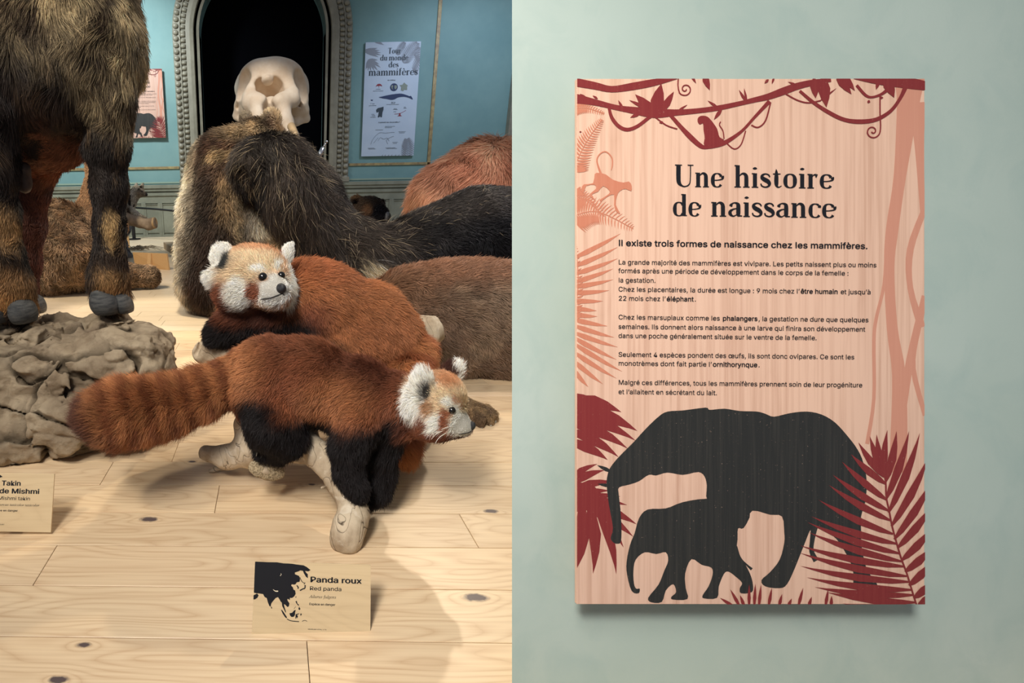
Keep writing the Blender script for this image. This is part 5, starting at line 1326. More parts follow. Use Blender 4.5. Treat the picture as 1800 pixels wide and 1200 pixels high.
# ears
B.ell(394, 454, 1.465, 25, 28, 10, -24, 12, k=.012); B.ell(397, 459, 1.44, 14, 19, 8, -24, 12, k=.008, cut=True)
B.ell(502, 452, 1.475, 12, 24, 10, 20, k=.012); B.chain([(506, 440, 1.475, 8), (511, 430, 1.475, 5)], k=.008)
B.build(1)
colblB = [(450, 590, 1.56, 110, 38, 90, .2, BLACKF), (395, 585, 1.5, 50, 34, 50, .2, BLACKF), (500, 580, 1.54, 70, 32, 60, .3, BLACKF), (560, 612, 1.55, 60, 22, 50, .35, BLACKF), (695, 640, 1.58, 22, 20, 40, .4, S(40, 28, 24)),
    (405, 525, 1.46, 42, 44, 60, .3, S(122, 66, 40)), (450, 545, 1.46, 60, 24, 60, .35, S(92, 50, 34)),
    (440, 478, 1.45, 62, 42, 70, .2, TAN), (450, 443, 1.46, 40, 8, 50, .5, S(200, 144, 98)),
    (422, 512, 1.43, 28, 30, 40, .22, CREAM), (480, 512, 1.38, 28, 30, 44, .22, CREAM), (448, 514, 1.40, 10, 18, 26, .3, S(156, 84, 50)), (452, 472, 1.41, 13, 6, 16, .4, CREAM), (456, 492, 1.40, 12, 4, 14, .5, S(190, 130, 84)), (490, 468, 1.42, 6, 9, 12, .4, CREAM), (510, 500, 1.45, 10, 40, 34, .3, CREAM),
    (504, 513, 1.41, 3, 12, 14, .5, S(170, 90, 56)), (474, 536, 1.40, 20, 6, 20, .4, S(190, 140, 100)),
    (390, 455, 1.46, 30, 31, 24, .15, CREAM), (401, 459, 1.445, 12, 15, 12, .3, S(56, 58, 56)), (376, 488, 1.45, 26, 18, 26, .3, CREAM), (507, 445, 1.47, 15, 27, 20, .18, CREAM), (492, 450, 1.48, 6, 10, 12, .4, S(140, 66, 40))]
faceB = [fb(B, 455, 473, 14, 6, .4, CREAM), fb(B, 488, 470, 7, 8, .4, CREAM), fb(B, 480, 505, 20, 20, .25, CREAM), fb(B, 486, 490, 7, 12, .4, CREAM), fb(B, 476, 526, 22, 10, .4, CREAM), fb(B, 422, 512, 21, 24, .3, CREAM), fb(B, 430, 528, 16, 10, .4, CREAM), fb(B, 446, 512, 10, 15, .3, S(150, 84, 54)), fb(B, 462, 489, 10, 6, .4, S(190, 140, 100)), fb(B, 395, 458, 13, 18, .35, S(52, 54, 52)), fb(B, 505, 500, 8, 26, .35, CREAM), fb(B, 512, 446, 8, 20, .4, CREAM)]
def colB(P):
    return field(P, S(174, 108, 58), [(560, 480, 1.55, 90, 34, 70, .6, S(170, 98, 52)), (600, 560, 1.55, 60, 60, 60, .6, S(150, 90, 48)), (540, 560, 1.54, 40, 40, 60, .5, S(132, 70, 44)), (680, 600, 1.6, 50, 70, 70, .5, S(160, 98, 58)), (640, 640, 1.55, 60, 30, 60, .6, S(120, 68, 40)), (640, 600, 1.54, 40, 40, 40, .6, S(150, 88, 48))] + colblB + faceB)
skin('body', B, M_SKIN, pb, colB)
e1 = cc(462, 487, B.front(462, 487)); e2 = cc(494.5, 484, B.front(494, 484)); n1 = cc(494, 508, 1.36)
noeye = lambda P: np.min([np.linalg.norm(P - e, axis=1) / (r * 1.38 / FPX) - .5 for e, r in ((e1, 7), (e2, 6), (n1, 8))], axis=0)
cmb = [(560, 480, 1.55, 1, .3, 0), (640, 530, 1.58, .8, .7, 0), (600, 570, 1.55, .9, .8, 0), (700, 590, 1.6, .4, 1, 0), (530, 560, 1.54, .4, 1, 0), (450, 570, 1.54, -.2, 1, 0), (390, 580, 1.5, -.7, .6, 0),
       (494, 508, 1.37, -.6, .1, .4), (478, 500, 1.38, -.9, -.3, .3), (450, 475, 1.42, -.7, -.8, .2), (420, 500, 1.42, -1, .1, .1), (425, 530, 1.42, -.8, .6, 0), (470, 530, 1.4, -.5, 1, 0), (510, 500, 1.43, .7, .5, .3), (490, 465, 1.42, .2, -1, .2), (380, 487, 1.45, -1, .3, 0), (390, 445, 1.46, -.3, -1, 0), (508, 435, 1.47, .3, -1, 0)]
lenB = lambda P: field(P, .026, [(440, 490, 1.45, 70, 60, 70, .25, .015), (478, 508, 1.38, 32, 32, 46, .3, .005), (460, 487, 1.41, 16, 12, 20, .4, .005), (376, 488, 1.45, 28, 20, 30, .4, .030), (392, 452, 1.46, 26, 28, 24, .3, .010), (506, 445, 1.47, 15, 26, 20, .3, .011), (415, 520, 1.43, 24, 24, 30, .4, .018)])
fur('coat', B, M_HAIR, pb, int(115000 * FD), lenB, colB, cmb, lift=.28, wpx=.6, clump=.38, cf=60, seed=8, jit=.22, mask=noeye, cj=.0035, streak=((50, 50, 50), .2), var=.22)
fur('face_coat', B, M_HAIR, pb, 34000, lenB, colB, cmb, lift=.20, wpx=.5, clump=.15, cf=70, seed=10, mask=lambda P: noeye(P) * (np.linalg.norm(P - cc(445, 485, 1.45), axis=1) < .135), cj=.0015, var=.12)
eye(B, 462, 487, 8.4, pb, sink=.30); eye(B, 494.5, 484, 7.0, pb, sink=.30)
Bn = Body(.002, .004); Bn.ell(494, 507, 1.350, 9.5, 9.5, 10); Bn.ell(494, 513, 1.355, 5.5, 6, 7); Bn.build(1); skin('nose', Bn, M_NOSE, pb)
dm = [B.front(x, y) - .0015 for x, y in ((459, 526), (475, 522), (490, 520))]
MB().tube([W(*q) for q in catmull([(459, 526, dm[0]), (466, 524.5, dm[1] + .004), (477, 523, dm[1]), (487, 519, dm[2]), (496, 516.5, dm[2] + .002), (500, 519, dm[2] + .004)], 4, False)], .0012, 6).build('mouth', M_DARKLIP, pb, smooth=True)
for w in ([(468, 518, 1.375), (458, 524, 1.36), (454, 531, 1.355), (457, 540, 1.352)], [(466, 520, 1.375), (460, 528, 1.36), (459, 536, 1.355), (463, 542, 1.352)], [(500, 515, 1.38), (508, 512, 1.36), (513, 513, 1.35)]): whisker(w, pb, .6)
for a, b in ((366, 590), (375, 594), (384, 593), (400, 592)):
    MB().tube([W(a, b - 4, 1.475), W(a, b + 1, 1.47), W(a - 1, b + 5, 1.473)], [.0028, .0022, .0004], 6).build('claw', M_CLAW, pb, smooth=True)
# its tail: down behind the log and out below the near panda's chest
B2 = Body(.006, .03)
B2.chain([(700, 600, 1.64, 30), (722, 625, 1.60, 34), (712, 665, 1.54, 36), (700, 710, 1.48, 36), (698, 760, 1.42, 34), (706, 790, 1.38, 26)], k=.03); B2.build(1)
def colT(P):
    c, t = ringed(P, (705, 620, 1.62), (704, 800, 1.4), 4, S(186, 118, 66), S(158, 88, 48))
    return field(P, 0, []) * 0 + c
skin('tail', B2, M_SKIN, pb, colT)
fur('tail_coat', B2, M_HAIR, pb, int(26000 * FD), .034, colT, [(722, 625, 1.6, .2, 1, 0), (700, 710, 1.48, -.1, 1, 0), (706, 790, 1.38, .3, 1, 0)], lift=.45, wpx=.65, clump=.4, cf=45, seed=9, pts=5, streak=((60, 60, 60), .2))
# ================================================================== hoofed animal on the rock
def blot(P, fr, seed, a, b, lo=-.2, hi=.3):
    w = sm((fbm(P * np.array(fr), 3, seed) - lo) / (hi - lo))[:, None]
    return np.array(a) * (1 - w) + np.array(b) * w
DKB, GOLD, REDB = S(52, 40, 32), S(224, 198, 148), S(140, 84, 52)
tk = base(empty('takin', c2w(w2c(np.array([[-.62, 1.62, .32]])))[0], 'huge shaggy brown and golden hoofed animal standing on the boulder, cut by the frame', 'animal'))
B = Body(.010, .06)
B.ell(60, 90, 1.66, 185, 150, 120, 0); B.ell(146, 60, 1.62, 90, 150, 100); B.ell(-120, 60, 1.75, 240, 190, 150); B.ell(60, -90, 1.7, 190, 160, 150)
B.ell(75, 225, 1.80, 80, 72, 80, 0); B.ell(20, 215, 1.80, 90, 80, 80)
B.chain([(192, 60, 1.58, 44), (190, 170, 1.62, 38), (190, 260, 1.66, 33), (192, 330, 1.70, 28), (192, 400, 1.74, 24), (192, 450, 1.77, 24), (192, 485, 1.80, 29), (194, 512, 1.84, 30)], k=.04)
B.chain([(-30, 200, 1.55, 58), (-14, 300, 1.60, 38), (-6, 380, 1.63, 34), (4, 450, 1.66, 32), (16, 500, 1.70, 36), (24, 532, 1.735, 35)], k=.04)
B.chain([(56, 260, 1.95, 60), (54, 330, 2.02, 30), (52, 400, 2.06, 24), (48, 460, 2.1, 20), (46, 520, 2.14, 20)], k=.04)
B.build(1)
def colK(P):
    c = blot(P, (22, 8, 16), 11, S(74, 58, 42), GOLD, -.55, .75)
    c = c * .6 + .4 * blot(P, (70, 20, 50), 15, S(50, 38, 30), S(216, 190, 140), -.5, .6)
    low = field(P, 0, [(60, -20, 1.6, 260, 150, 240, .3, 1.0), (215, 110, 1.6, 70, 110, 140, .4, 1.0)])
    c = c * low + blot(P, (40, 12, 30), 12, S(44, 36, 32), S(112, 88, 60), .25, 1.0) * (1 - low)
    return field(P, 0, []) * 0 + mixf(P, c, [(70, 230, 1.80, 86, 84, 130, .25, REDB), (60, 380, 2.06, 44, 160, 90, .3, S(96, 56, 42)), (40, 170, 1.62, 120, 46, 60, .6, S(74, 52, 38)), (30, 210, 1.6, 30, 120, 100, .3, S(48, 38, 34)),
        (196, 400, 1.71, 13, 38, 24, .5, S(184, 148, 92)), (196, 490, 1.78, 26, 30, 50, .5, S(150, 112, 66)), (197, 455, 1.74, 30, 16, 44, .5, S(60, 46, 36)), (198, 516, 1.80, 36, 14, 60, .5, S(168, 122, 70)), (12, 400, 1.60, 16, 36, 40, .5, S(170, 130, 80)), (24, 500, 1.66, 36, 30, 60, .5, S(140, 102, 60)), (30, 530, 1.70, 44, 14, 60, .5, S(196, 142, 80))])
def mixf(P, c, blobs):
    for b in blobs:
        r = np.array(b[3:6]) * b[2] / FPX; q = np.linalg.norm((P - cc(*b[:3])) / r, axis=1); w = sm((1 + b[6] - q) / (2 * b[6]))[:, None]
        c = c * (1 - w) + np.array(b[7]) * w
    return c
cmb = [(100, 60, 1.55, .15, 1, 0), (60, 150, 1.6, -.1, 1, 0), (200, 100, 1.55, .1, 1, 0), (235, 60, 1.6, .15, 1, 0), (200, 300, 1.65, .1, 1, 0), (197, 450, 1.75, 0, 1, 0), (0, 350, 1.6, .1, 1, 0), (30, 520, 1.7, 0, 1, 0), (80, 280, 1.8, .3, 1, 0), (60, 420, 2.05, 0, 1, 0), (10, 30, 1.5, -.4, 1, 0)]
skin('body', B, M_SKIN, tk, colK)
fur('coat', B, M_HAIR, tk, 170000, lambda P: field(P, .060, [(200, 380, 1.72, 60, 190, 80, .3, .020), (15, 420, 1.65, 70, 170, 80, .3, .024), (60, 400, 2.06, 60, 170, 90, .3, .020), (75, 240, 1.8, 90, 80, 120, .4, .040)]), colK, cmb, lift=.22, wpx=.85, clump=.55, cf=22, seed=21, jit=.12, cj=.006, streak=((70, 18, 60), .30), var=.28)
# hooves: two claws each
M_HOOF = mottled('slate_hoof', S(98, 98, 96), S(58, 60, 62), 24, .6, .8, .3, 120, .004, (1, 1, 5))
def claw(e1_, e2_):
    b = Body(.0042, .02); b.ell(*e1_[:6], rot=e1_[6]); b.ell(*e2_[:6], rot=e2_[6])
    b.build(1)
    V = c2w(b.V); zf = V[:, 2].min() + .022; V[:, 2] = np.maximum(V[:, 2], zf)
    return link('hoof', mesh('hoof', V, b.Q), M_HOOF, tk)
claw((187, 536, 1.80, 27, 24, 34, 12), (176, 524, 1.80, 16, 22, 24, 0))
claw((219, 536, 1.83, 15, 22, 30, -14), (210, 522, 1.83, 12, 18, 24, 0))
claw((41, 550, 1.70, 23, 26, 34, 0), (36, 536, 1.71, 18, 20, 24, 0))
claw((-5, 550, 1.71, 23, 26, 34, 0), (0, 536, 1.72, 18, 20, 24, 0))
claw((60, 540, 2.14, 20, 18, 26, 0), (60, 530, 2.14, 16, 14, 20, 0))
b_ = Body(.005, .02); b_.chain([(40, 298, 1.70, 14), (42, 322, 1.72, 12), (44, 330, 1.72, 9)]); b_.build(1); skin('pendant_skin', b_, mottled('dark_bare_skin', S(70, 56, 54), S(48, 38, 38), 40, .6), tk)

# ================================================================== brown bear, seated with its back to the viewer
br = base(empty('bear', on_floor(400, 545), 'brown bear sitting upright with its back turned, cream and dark fur, round ears', 'animal'))
br.location.z = 0
B = Body(.018, .10); D = 3.45
B.ell(420, 470, D + .02, 98, 105, 95); B.ell(415, 390, D, 98, 120, 92); B.ell(425, 308, D, 84, 76, 80); B.ell(390, 288, D, 46, 38, 55)
B.ell(456, 248, D - .02, 46, 34, 48); B.chain([(372, 440, D - .1, 52), (365, 500, D - .15, 40), (385, 528, D - .2, 26)])
B.chain([(460, 350, D - .1, 60), (480, 410, D - .2, 52), (540, 445, D - .25, 34), (600, 462, D - .25, 24)])
B.ell(433, 207, D, 13, 14, 8, k=.015); B.ell(477, 211, D - .12, 17, 20, 10, 6, k=.012)
B.build(1)
def colR(P):
    c = blot(P, (7, 7, 7), 31, S(98, 78, 60), S(128, 106, 80), -.3, .5)
    c = mixf(P, c, [(328, 400, D, 34, 150, 120, .45, S(224, 212, 188)), (345, 275, D, 20, 40, 90, .5, S(206, 190, 160)), (385, 262, D - .3, 40, 34, 90, .45, S(98, 68, 50)), (372, 300, D - .3, 34, 44, 90, .5, S(78, 58, 44)), (378, 430, D - .3, 50, 96, 110, .5, S(58, 44, 36)), (352, 500, D - .3, 30, 46, 100, .45, S(74, 56, 46)),
        (440, 232, D - .2, 50, 24, 90, .5, S(180, 154, 112)), (470, 222, D - .1, 12, 14, 60, .5, S(88, 64, 46)), (477, 207, D - .1, 19, 22, 50, .3, S(214, 188, 146)), (475, 214, D - .16, 11, 14, 40, .4, S(112, 88, 66)), (433, 202, D, 15, 14, 40, .4, S(222, 198, 160)), (418, 380, D - .3, 10, 50, 80, .6, S(190, 166, 128)), (462, 392, D - .4, 30, 36, 110, .5, S(216, 204, 182)), (395, 350, D - .3, 12, 40, 80, .6, S(150, 124, 90)), (500, 425, D - .4, 60, 12, 90, .5, S(214, 192, 150)), (440, 440, D - .4, 30, 26, 80, .6, S(76, 60, 48)), (395, 270, D - .3, 30, 10, 80, .5, S(190, 164, 120))])
    k = blot(P, (30, 12, 20), 33, (.5, .5, .5), (1.5, 1.48, 1.42), -.5, .7)
    return c * k
skin('body', B, M_SKIN, br, colR)
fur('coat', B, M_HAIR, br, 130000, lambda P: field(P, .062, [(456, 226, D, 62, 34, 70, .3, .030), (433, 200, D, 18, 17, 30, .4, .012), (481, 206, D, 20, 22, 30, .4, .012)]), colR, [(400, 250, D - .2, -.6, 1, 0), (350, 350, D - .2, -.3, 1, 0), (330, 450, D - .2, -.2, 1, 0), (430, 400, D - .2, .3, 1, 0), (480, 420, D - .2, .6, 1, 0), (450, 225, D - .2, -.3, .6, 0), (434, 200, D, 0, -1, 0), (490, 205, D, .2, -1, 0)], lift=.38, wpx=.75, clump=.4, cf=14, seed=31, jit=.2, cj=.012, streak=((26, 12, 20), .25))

# ================================================================== dark shaggy animal with the arched back
ds = base(empty('shaggy_animal', on_floor(560, 520), 'long dark shaggy-haired animal with arched hump and smooth black rump beside the bear', 'animal')); ds.location.z = 0
B = Body(.016, .09); D = 3.0
B.chain([(452, 298, D, 36), (490, 308, D, 54), (530, 352, D - .02, 58), (572, 414, D, 50), (640, 458, D, 52), (700, 468, D, 58)], k=.11)
B.chain([(700, 468, D, 58), (765, 446, D, 72), (840, 425, D, 84), (920, 430, D + .02, 86), (990, 450, D + .05, 80)], k=.12)
B.ell(650, 470, D, 90, 50, 70); B.ell(475, 290, D, 58, 42, 55)
B.build(1)
def colD(P):
    c = blot(P, (10, 6, 8), 41, S(34, 29, 26), S(56, 47, 40), -.3, .4)
    return mixf(P, c, [(860, 460, D, 150, 90, 300, .5, S(24, 24, 28)), (640, 470, D - .25, 14, 24, 60, .4, S(226, 204, 160)), (800, 380, D, 130, 24, 120, .6, S(56, 50, 46))])
skin('body', B, M_SKIN, ds, colD)
lenD = lambda P: field(P, .125, [(860, 440, D, 170, 130, 300, .45, .035), (460, 250, D, 110, 30, 200, .5, .085), (600, 320, D, 50, 70, 200, .5, .07), (420, 340, D, 50, 50, 200, .5, .085)])
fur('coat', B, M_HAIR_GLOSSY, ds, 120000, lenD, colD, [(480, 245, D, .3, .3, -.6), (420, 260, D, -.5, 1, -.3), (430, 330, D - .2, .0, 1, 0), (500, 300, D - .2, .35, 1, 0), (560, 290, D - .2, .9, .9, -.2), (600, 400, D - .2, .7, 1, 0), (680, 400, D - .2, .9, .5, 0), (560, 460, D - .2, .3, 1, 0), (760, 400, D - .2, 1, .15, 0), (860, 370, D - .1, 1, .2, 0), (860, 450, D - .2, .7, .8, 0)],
    lift=lambda P: field(P, .30, [(860, 440, D, 170, 130, 300, .5, .12)]), wpx=.85, clump=.6, cf=10, seed=41, jit=.15, droop=.35, pts=6, cj=.01, var=.6)
# pale guard hairs scattered through the dark coat
fur('pale_guard_hair', B, M_HAIR_GLOSSY, ds, 2200, lambda P: lenD(P) * 1.1, lambda P: np.tile(np.array(S(150, 134, 106)), (len(P), 1)), [(480, 245, D, .3, .3, -.6), (420, 260, D, -.5, 1, -.3), (430, 330, D - .2, .0, 1, 0), (500, 300, D - .2, .35, 1, 0), (560, 290, D - .2, .9, .9, 0), (600, 400, D - .2, .5, 1, 0), (560, 460, D - .2, .3, 1, 0), (760, 400, D - .2, 1, .15, 0), (860, 450, D - .2, .7, .8, 0)],
    lift=.26, wpx=.8, clump=.8, cf=12, seed=44, jit=.22, droop=.3, pts=5, mask=lambda P: 1 - sm((450 + FPX * P[:, 0] / P[:, 2] - 650) / 160) * .9)

# ================================================================== grey-brown animal lying at the right, with its forepaw
gb = base(empty('brown_animal', on_floor(800, 655), 'short-haired grey-brown animal lying at the right behind the red pandas, forepaw stretched out', 'animal')); gb.location.z = 0
B = Body(.012, .07); D = 2.22
B.chain([(715, 560, D, 76), (780, 560, D, 88), (850, 565, D, 92), (930, 580, D, 96), (1010, 590, D + .05, 92)], k=.12)
B.ell(720, 545, D, 70, 66, 70); B.chain([(740, 600, D - .05, 62), (790, 610, D - .05, 50)])
B.ell(880, 600, D - .02, 90, 58, 70)
B.build(1)
def colG(P):
    c = blot(P, (14, 14, 14), 51, S(118, 92, 72), S(142, 116, 92), -.3, .4)
    return mixf(P, c, [(780, 480, D, 150, 34, 200, .5, S(146, 104, 76)), (700, 520, D, 50, 40, 100, .5, S(136, 98, 70)), (760, 640, D - .1, 40, 30, 60, .5, S(150, 128, 104))])
skin('body', B, M_SKIN, gb, colG)
cg = [(720, 520, D - .2, .9, .5, 0), (800, 500, D - .2, 1, .3, 0), (880, 520, D - .2, .9, .6, 0), (760, 620, D - .2, .5, .9, 0), (880, 640, D - .2, .7, .9, 0)]
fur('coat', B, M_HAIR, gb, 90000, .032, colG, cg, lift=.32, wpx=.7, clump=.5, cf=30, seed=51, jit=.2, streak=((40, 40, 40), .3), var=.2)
B = Body(.0045, .012); Dp = 1.72
B.chain([(770, 690, 1.86, 20), (800, 708, 1.82, 17), (822, 722, 1.78, 17), (842, 728, 1.745, 20)], k=.03)
B.ell(846, 733, Dp + .02, 26, 19, 26)
for pts in ([(838, 725, 1.71, 10), (843, 738, 1.68, 9), (845, 748, 1.675, 6.5)], [(848, 720, 1.72, 9), (858, 732, 1.69, 8.5), (861, 744, 1.685, 6)], [(855, 718, 1.73, 8), (866, 728, 1.71, 8), (869, 738, 1.71, 5.5)], [(830, 732, 1.72, 9), (832, 744, 1.70, 8), (833, 751, 1.695, 5.5)]): B.chain(pts, k=.006)
B.build(1)
colP = lambda P: blot(P, (40, 40, 40), 53, S(104, 80, 56), S(146, 116, 78), -.2, .5)
pw = skin('forepaw', B, M_SKIN, gb, colP)
fur('paw_coat', B, M_HAIR, gb, 9000, .010, colP, [(800, 700, 1.8, .8, .7, 0), (850, 725, 1.7, .5, 1, 0)], lift=.25, wpx=.6, seed=54)
B = Body(.005, .01); B.ell(851, 749, 1.715, 23, 6, 20, 4); B.build(1); skin('sole', B, mottled('bluish_sole', S(70, 72, 90), S(48, 46, 56), 40, .45), gb)
for a, b, d in ((846, 752, 1.672), (862, 747, 1.683), (870, 740, 1.705), (834, 754, 1.693)):
    MB().tube([W(a, b - 3, d), W(a + 1, b + 1, d - .006), W(a, b + 5, d - .004)], [.005, .004, .001], 6).build('claw', M_CLAW, gb, smooth=True)

# ================================================================== orange long-haired animal
og = base(empty('orange_animal', on_floor(850, 470), 'reddish-orange long-haired animal behind the black rump, beside the blue wall', 'animal')); og.location.z = 0
B = Body(.022, .12); D = 4.3
B.chain([(800, 360, D, 72), (850, 345, D, 86), (930, 350, D, 86), (1000, 370, D, 80)], k=.12); B.ell(790, 390, D, 62, 84, 60); B.ell(860, 320, D, 60, 58, 55); B.ell(840, 420, D, 110, 70, 70)
B.build(1)
def colO(P):
    c = blot(P, (6, 4, 5), 61, S(232, 176, 136), S(200, 138, 102), -.2, .5)
    return mixf(P, c, [(740, 360, D - .2, 26, 50, 90, .5, S(226, 164, 116)), (850, 330, D - .3, 26, 30, 60, .5, S(226, 160, 120)), (895, 300, D - .2, 40, 26, 80, .6, S(150, 84, 58))])
skin('body', B, M_SKIN, og, colO)
fur('coat', B, M_HAIR, og, 60000, .13, colO, [(780, 320, D - .2, -.6, 1, 0), (740, 360, D, -.5, 1, 0), (850, 300, D - .2, -.3, .8, 0), (850, 370, D - .2, -.2, 1, 0), (900, 280, D, .8, .6, 0), (900, 360, D - .2, .3, 1, 0)], lift=.2, wpx=.9, clump=.6, cf=9, seed=61, jit=.14, pts=5, streak=((14, 6, 10), .25))

# ================================================================== woolly brown animal lying at the left, leg stretched out
wb = base(empty('woolly_animal', on_floor(160, 505), 'curly-coated brown animal lying between the hooved animal\'s legs, foreleg stretched to the right', 'animal')); wb.location.z = 0
B = Body(.020, .10); D = 4.15
B.ell(60, 440, D, 110, 72, 70); B.ell(100, 410, D, 62, 56, 60); B.ell(130, 455, D - .05, 66, 50, 60); B.ell(20, 430, D, 90, 80, 70)
B.chain([(120, 470, D - .1, 34), (170, 480, D - .05, 26), (225, 484, D + .02, 20), (262, 486, D + .04, 17), (266, 487, D + .04, 15)], k=.05)
B.chain([(60, 480, D - .1, 40), (90, 490, D - .15, 30)])
B.build(1)
colW = lambda P: blot(P, (8, 8, 8), 71, S(168, 138, 104), S(138, 110, 82), -.3, .5) * blot(P, (30, 30, 30), 72, (.7, .7, .7), (1.25, 1.22, 1.18), -.3, .5)
skin('body', B, M_SKIN, wb, colW)
fur('coat', B, M_HAIR, wb, 42000, lambda P: field(P, .055, [(220, 484, D, 70, 30, 70, .3, .022)]), colW, [(100, 380, D - .2, -.5, 1, 0), (60, 430, D - .2, -.3, 1, 0), (140, 440, D - .2, .3, 1, 0), (220, 480, D, 1, .3, 0)], lift=.30, wpx=.9, clump=1.4, cf=20, seed=71, jit=.25, streak=((26, 26, 26), .45), var=.2)

# tan long-necked animal beyond it
tn = base(empty('tan_animal', on_floor(150, 445), 'tan smooth-haired animal behind the curly brown one, only its neck base seen', 'animal')); tn.location.z = 0
B = Body(.025, .08); D = 5.3
B.chain([(170, 290, D, 16), (166, 340, D, 18), (160, 375, D, 24), (150, 400, D, 34), (120, 425, D, 44)], k=.10); B.ell(110, 410, D + .1, 70, 34, 50); B.ell(190, 400, D, 34, 30, 30)
B.chain([(185, 400, D, 18), (190, 440, D, 12), (192, 452, D, 9)]); B.chain([(80, 410, D, 18), (80, 440, D, 12), (80, 452, D, 9)])
B.chain([(170, 290, D, 16), (172, 262, D, 15), (190, 258, D, 10)])
B.build(1)
colN = lambda P: blot(P, (8, 8, 8), 75, S(196, 150, 104), S(160, 120, 84), -.3, .5)
skin('body', B, M_SKIN, tn, colN); fur('coat', B, M_HAIR, tn, 14000, .035, colN, [(160, 340, D, 0, 1, 0), (130, 410, D, -.6, .8, 0)], lift=.25, wpx=.8, seed=75)

# ================================================================== spotted cat-like animal on a pale branch
gn = base(empty('spotted_cat', on_floor(236, 420), 'small grey spotted cat-like animal leaning over a pale cut branch by the wainscot', 'animal'))
B = Body(.010, .03); D = 6.0
B.chain([(190, 392, D + .1, 17), (212, 375, D + .05, 17), (226, 358, D, 12), (236, 345, D, 9)]); B.ell(242, 336, D, 11, 9, 11); B.ell(244, 338, D - .02, 9, 7, 9); B.chain([(250, 340, D - .02, 6), (256, 341.5, D - .03, 3.4)], k=.015)
B.chain([(226, 366, D - .06, 7), (240, 377, D - .08, 5), (252, 384, D - .09, 4.2), (256, 385, D - .1, 4)], k=.015)
B.chain([(239, 329, D, 4.2), (240.5, 323.5, D, 2.4)], k=.01); B.chain([(249, 329, D - .02, 4), (251.5, 323.5, D - .02, 2)], k=.01)
B.chain([(185, 395, D + .1, 14), (185, 410, D + .05, 7), (192, 413, D, 5)])
B.build(1)
def colS(P):
    c = blot(P, (8, 8, 8), 81, S(206, 198, 180), S(174, 166, 148), -.3, .5)
    s_ = vnoise(P * np.array([26, 15, 26]), 83); w = sm((s_ - .28) / .12)[:, None]
    c = c * (1 - w) + np.array(S(44, 38, 34)) * w
    return mixf(P, c, [(248, 341, D - .05, 9, 6, 12, .4, S(150, 138, 120)), (240, 324, D, 4, 4, 8, .4, S(226, 220, 206)), (248, 329, D - .04, 2.5, 3.5, 5, .4, S(40, 34, 32)), (252, 384, D - .08, 10, 5, 12, .4, S(150, 140, 122)), (226, 372, D - .08, 4, 10, 10, .5, S(70, 58, 48))])
skin('body', B, M_SKIN, gn, colS); fur('coat', B, M_HAIR, gn, 12000, .014, colS, [(236, 350, D, -.4, 1, 0), (248, 340, D, -1, 0, 0), (245, 380, D, .8, .6, 0)], lift=.2, wpx=.55, seed=81, cj=.002)
eye(B, 249.5, 336.5, 1.6, gn); MB().ball(W(257.8, 341.8, D - .045), .014, 10, 6).build('nose', M_NOSE, gn, smooth=True)
bb = base(empty('cut_branch', on_floor(236, 420), 'pale smooth branch with a sawn round end under the spotted animal', 'branch'))
B = Body(.010, .03); B.chain([(190, 402, D + .05, 11), (222, 384, D - .02, 12), (245, 389, D - .06, 10), (262, 394, D - .1, 9), (269, 392, D - .12, 10.5)]); B.chain([(200, 398, D, 11), (196, 425, D, 12)])
B.ell(279, 391, D - .16, 6, 16, 20, -8, 0, k=.008, cut=True); B.warp = (.04, lambda P: fbm(P * 7, 3, 2) * .010); B.build(1)
bk = skin('limb', B, mottled('pale_bark', S(186, 166, 142), S(140, 122, 104), 9, .8, .4, .2, 30, .006), bb)
n = (W(271, 391.5, D - .125) - W(258, 393, D - .10)).normalized(); c = W(272.5, 391.5, D - .13)
MB().tube([c - n * .02, c + n * .004], [.060, .062], 16).build('sawn_end', mottled('fresh_cut', S(228, 196, 150), S(206, 170, 124), 20, .7), bb)
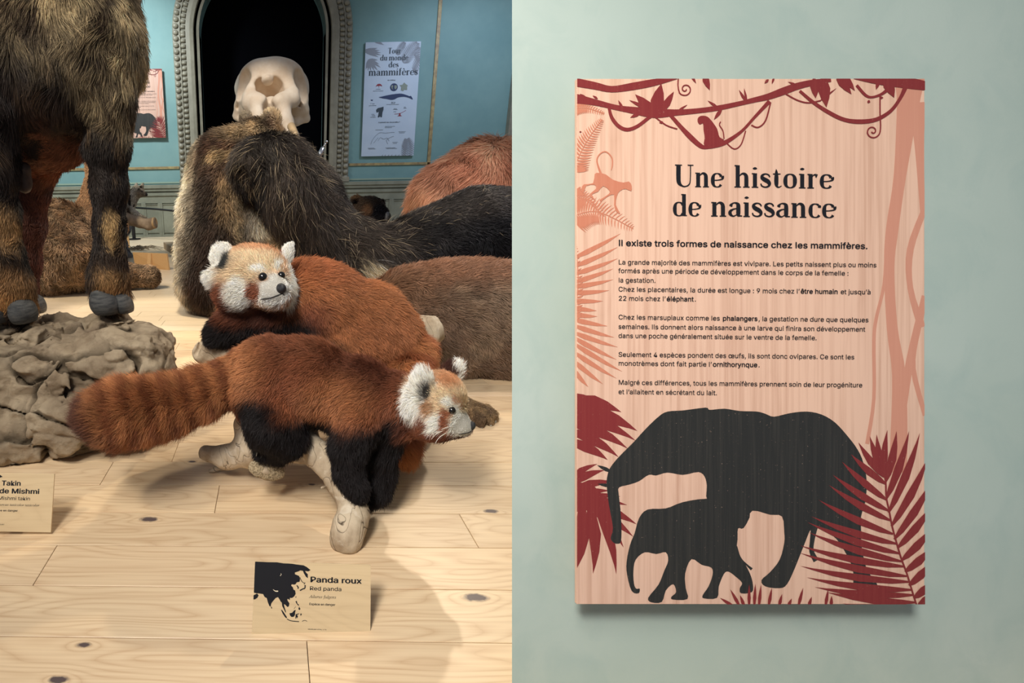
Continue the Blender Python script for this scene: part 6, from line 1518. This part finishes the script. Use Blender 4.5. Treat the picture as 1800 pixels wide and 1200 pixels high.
# spotted pale lower leg of another animal behind the hoofed one
lg = base(empty('spotted_leg_animal', on_floor(225, 452), 'grey speckled animal mostly hidden, one pale spotted foot on the floor', 'animal')); lg.location.z = 0
B = Body(.009, .03); D = wpix(on_floor(225, 452))[2]
B.chain([(200, 395, D + .1, 22), (206, 412, D, 14), (215, 428, D, 9), (222, 444, D, 6.5), (229, 450, D - .03, 5)]); B.ell(180, 400, D + .1, 50, 26, 40)
B.chain([(150, 410, D + .1, 14), (150, 450, D, 7)])
B.build(1)
colL = lambda P: blot(P, (34, 34, 34), 85, S(176, 182, 190), S(104, 108, 116), .0, .3)
skin('body', B, M_SKIN, lg, colL); fur('coat', B, M_HAIR, lg, 7000, .012, colL, [(215, 430, D, .4, 1, 0)], lift=.2, wpx=.6, seed=85)

# ================================================================== dark face peeping over the shaggy back
df = base(empty('dark_dog', on_floor(650, 430), 'dark-faced dog-like animal with rounded ears, head showing above the shaggy back', 'animal')); df.location.z = 0
B = Body(.012, .04); D = 5.2
B.ell(648, 366, D, 27, 20, 24); B.ell(660, 378, D - .04, 22, 18, 22); B.chain([(668, 376, D - .08, 13), (677, 381, D - .13, 8)]); B.chain([(640, 385, D, 24), (625, 420, D + .1, 34), (600, 440, D + .3, 40)])
B.ell(628, 352, D, 12, 9, 7, 10, k=.02); B.ell(628, 355, D - .04, 8, 5, 6, 10, k=.01, cut=True); B.ell(669, 358, D, 8, 9, 6, 10, k=.02)
B.build(1)
def colF(P):
    c = blot(P, (14, 14, 14), 91, S(58, 46, 38), S(84, 66, 50), -.3, .5)
    return mixf(P, c, [(665, 378, D - .1, 16, 20, 30, .4, S(24, 24, 30)), (645, 370, D - .1, 8, 10, 20, .5, S(128, 92, 62)), (629, 355, D - .02, 8, 5, 10, .3, S(16, 14, 14)), (627, 346, D, 12, 4, 14, .5, S(120, 92, 60)), (669, 358, D, 9, 10, 12, .3, S(40, 30, 24))])
skin('body', B, M_SKIN, df, colF); fur('coat', B, M_HAIR, df, 11000, .03, colF, [(640, 360, D, -.8, .3, 0), (660, 370, D, -.4, .8, 0)], lift=.3, wpx=.7, seed=91)
b_ = Body(.006, .01); b_.ell(680, 380, D - .16, 4.5, 8, 6, 10); b_.build(1); skin('muzzle_tip', b_, mottled('grey_lip', S(110, 112, 116), S(60, 62, 68), 60, .4), df)
eye(B, 660, 369, 1.8, df)
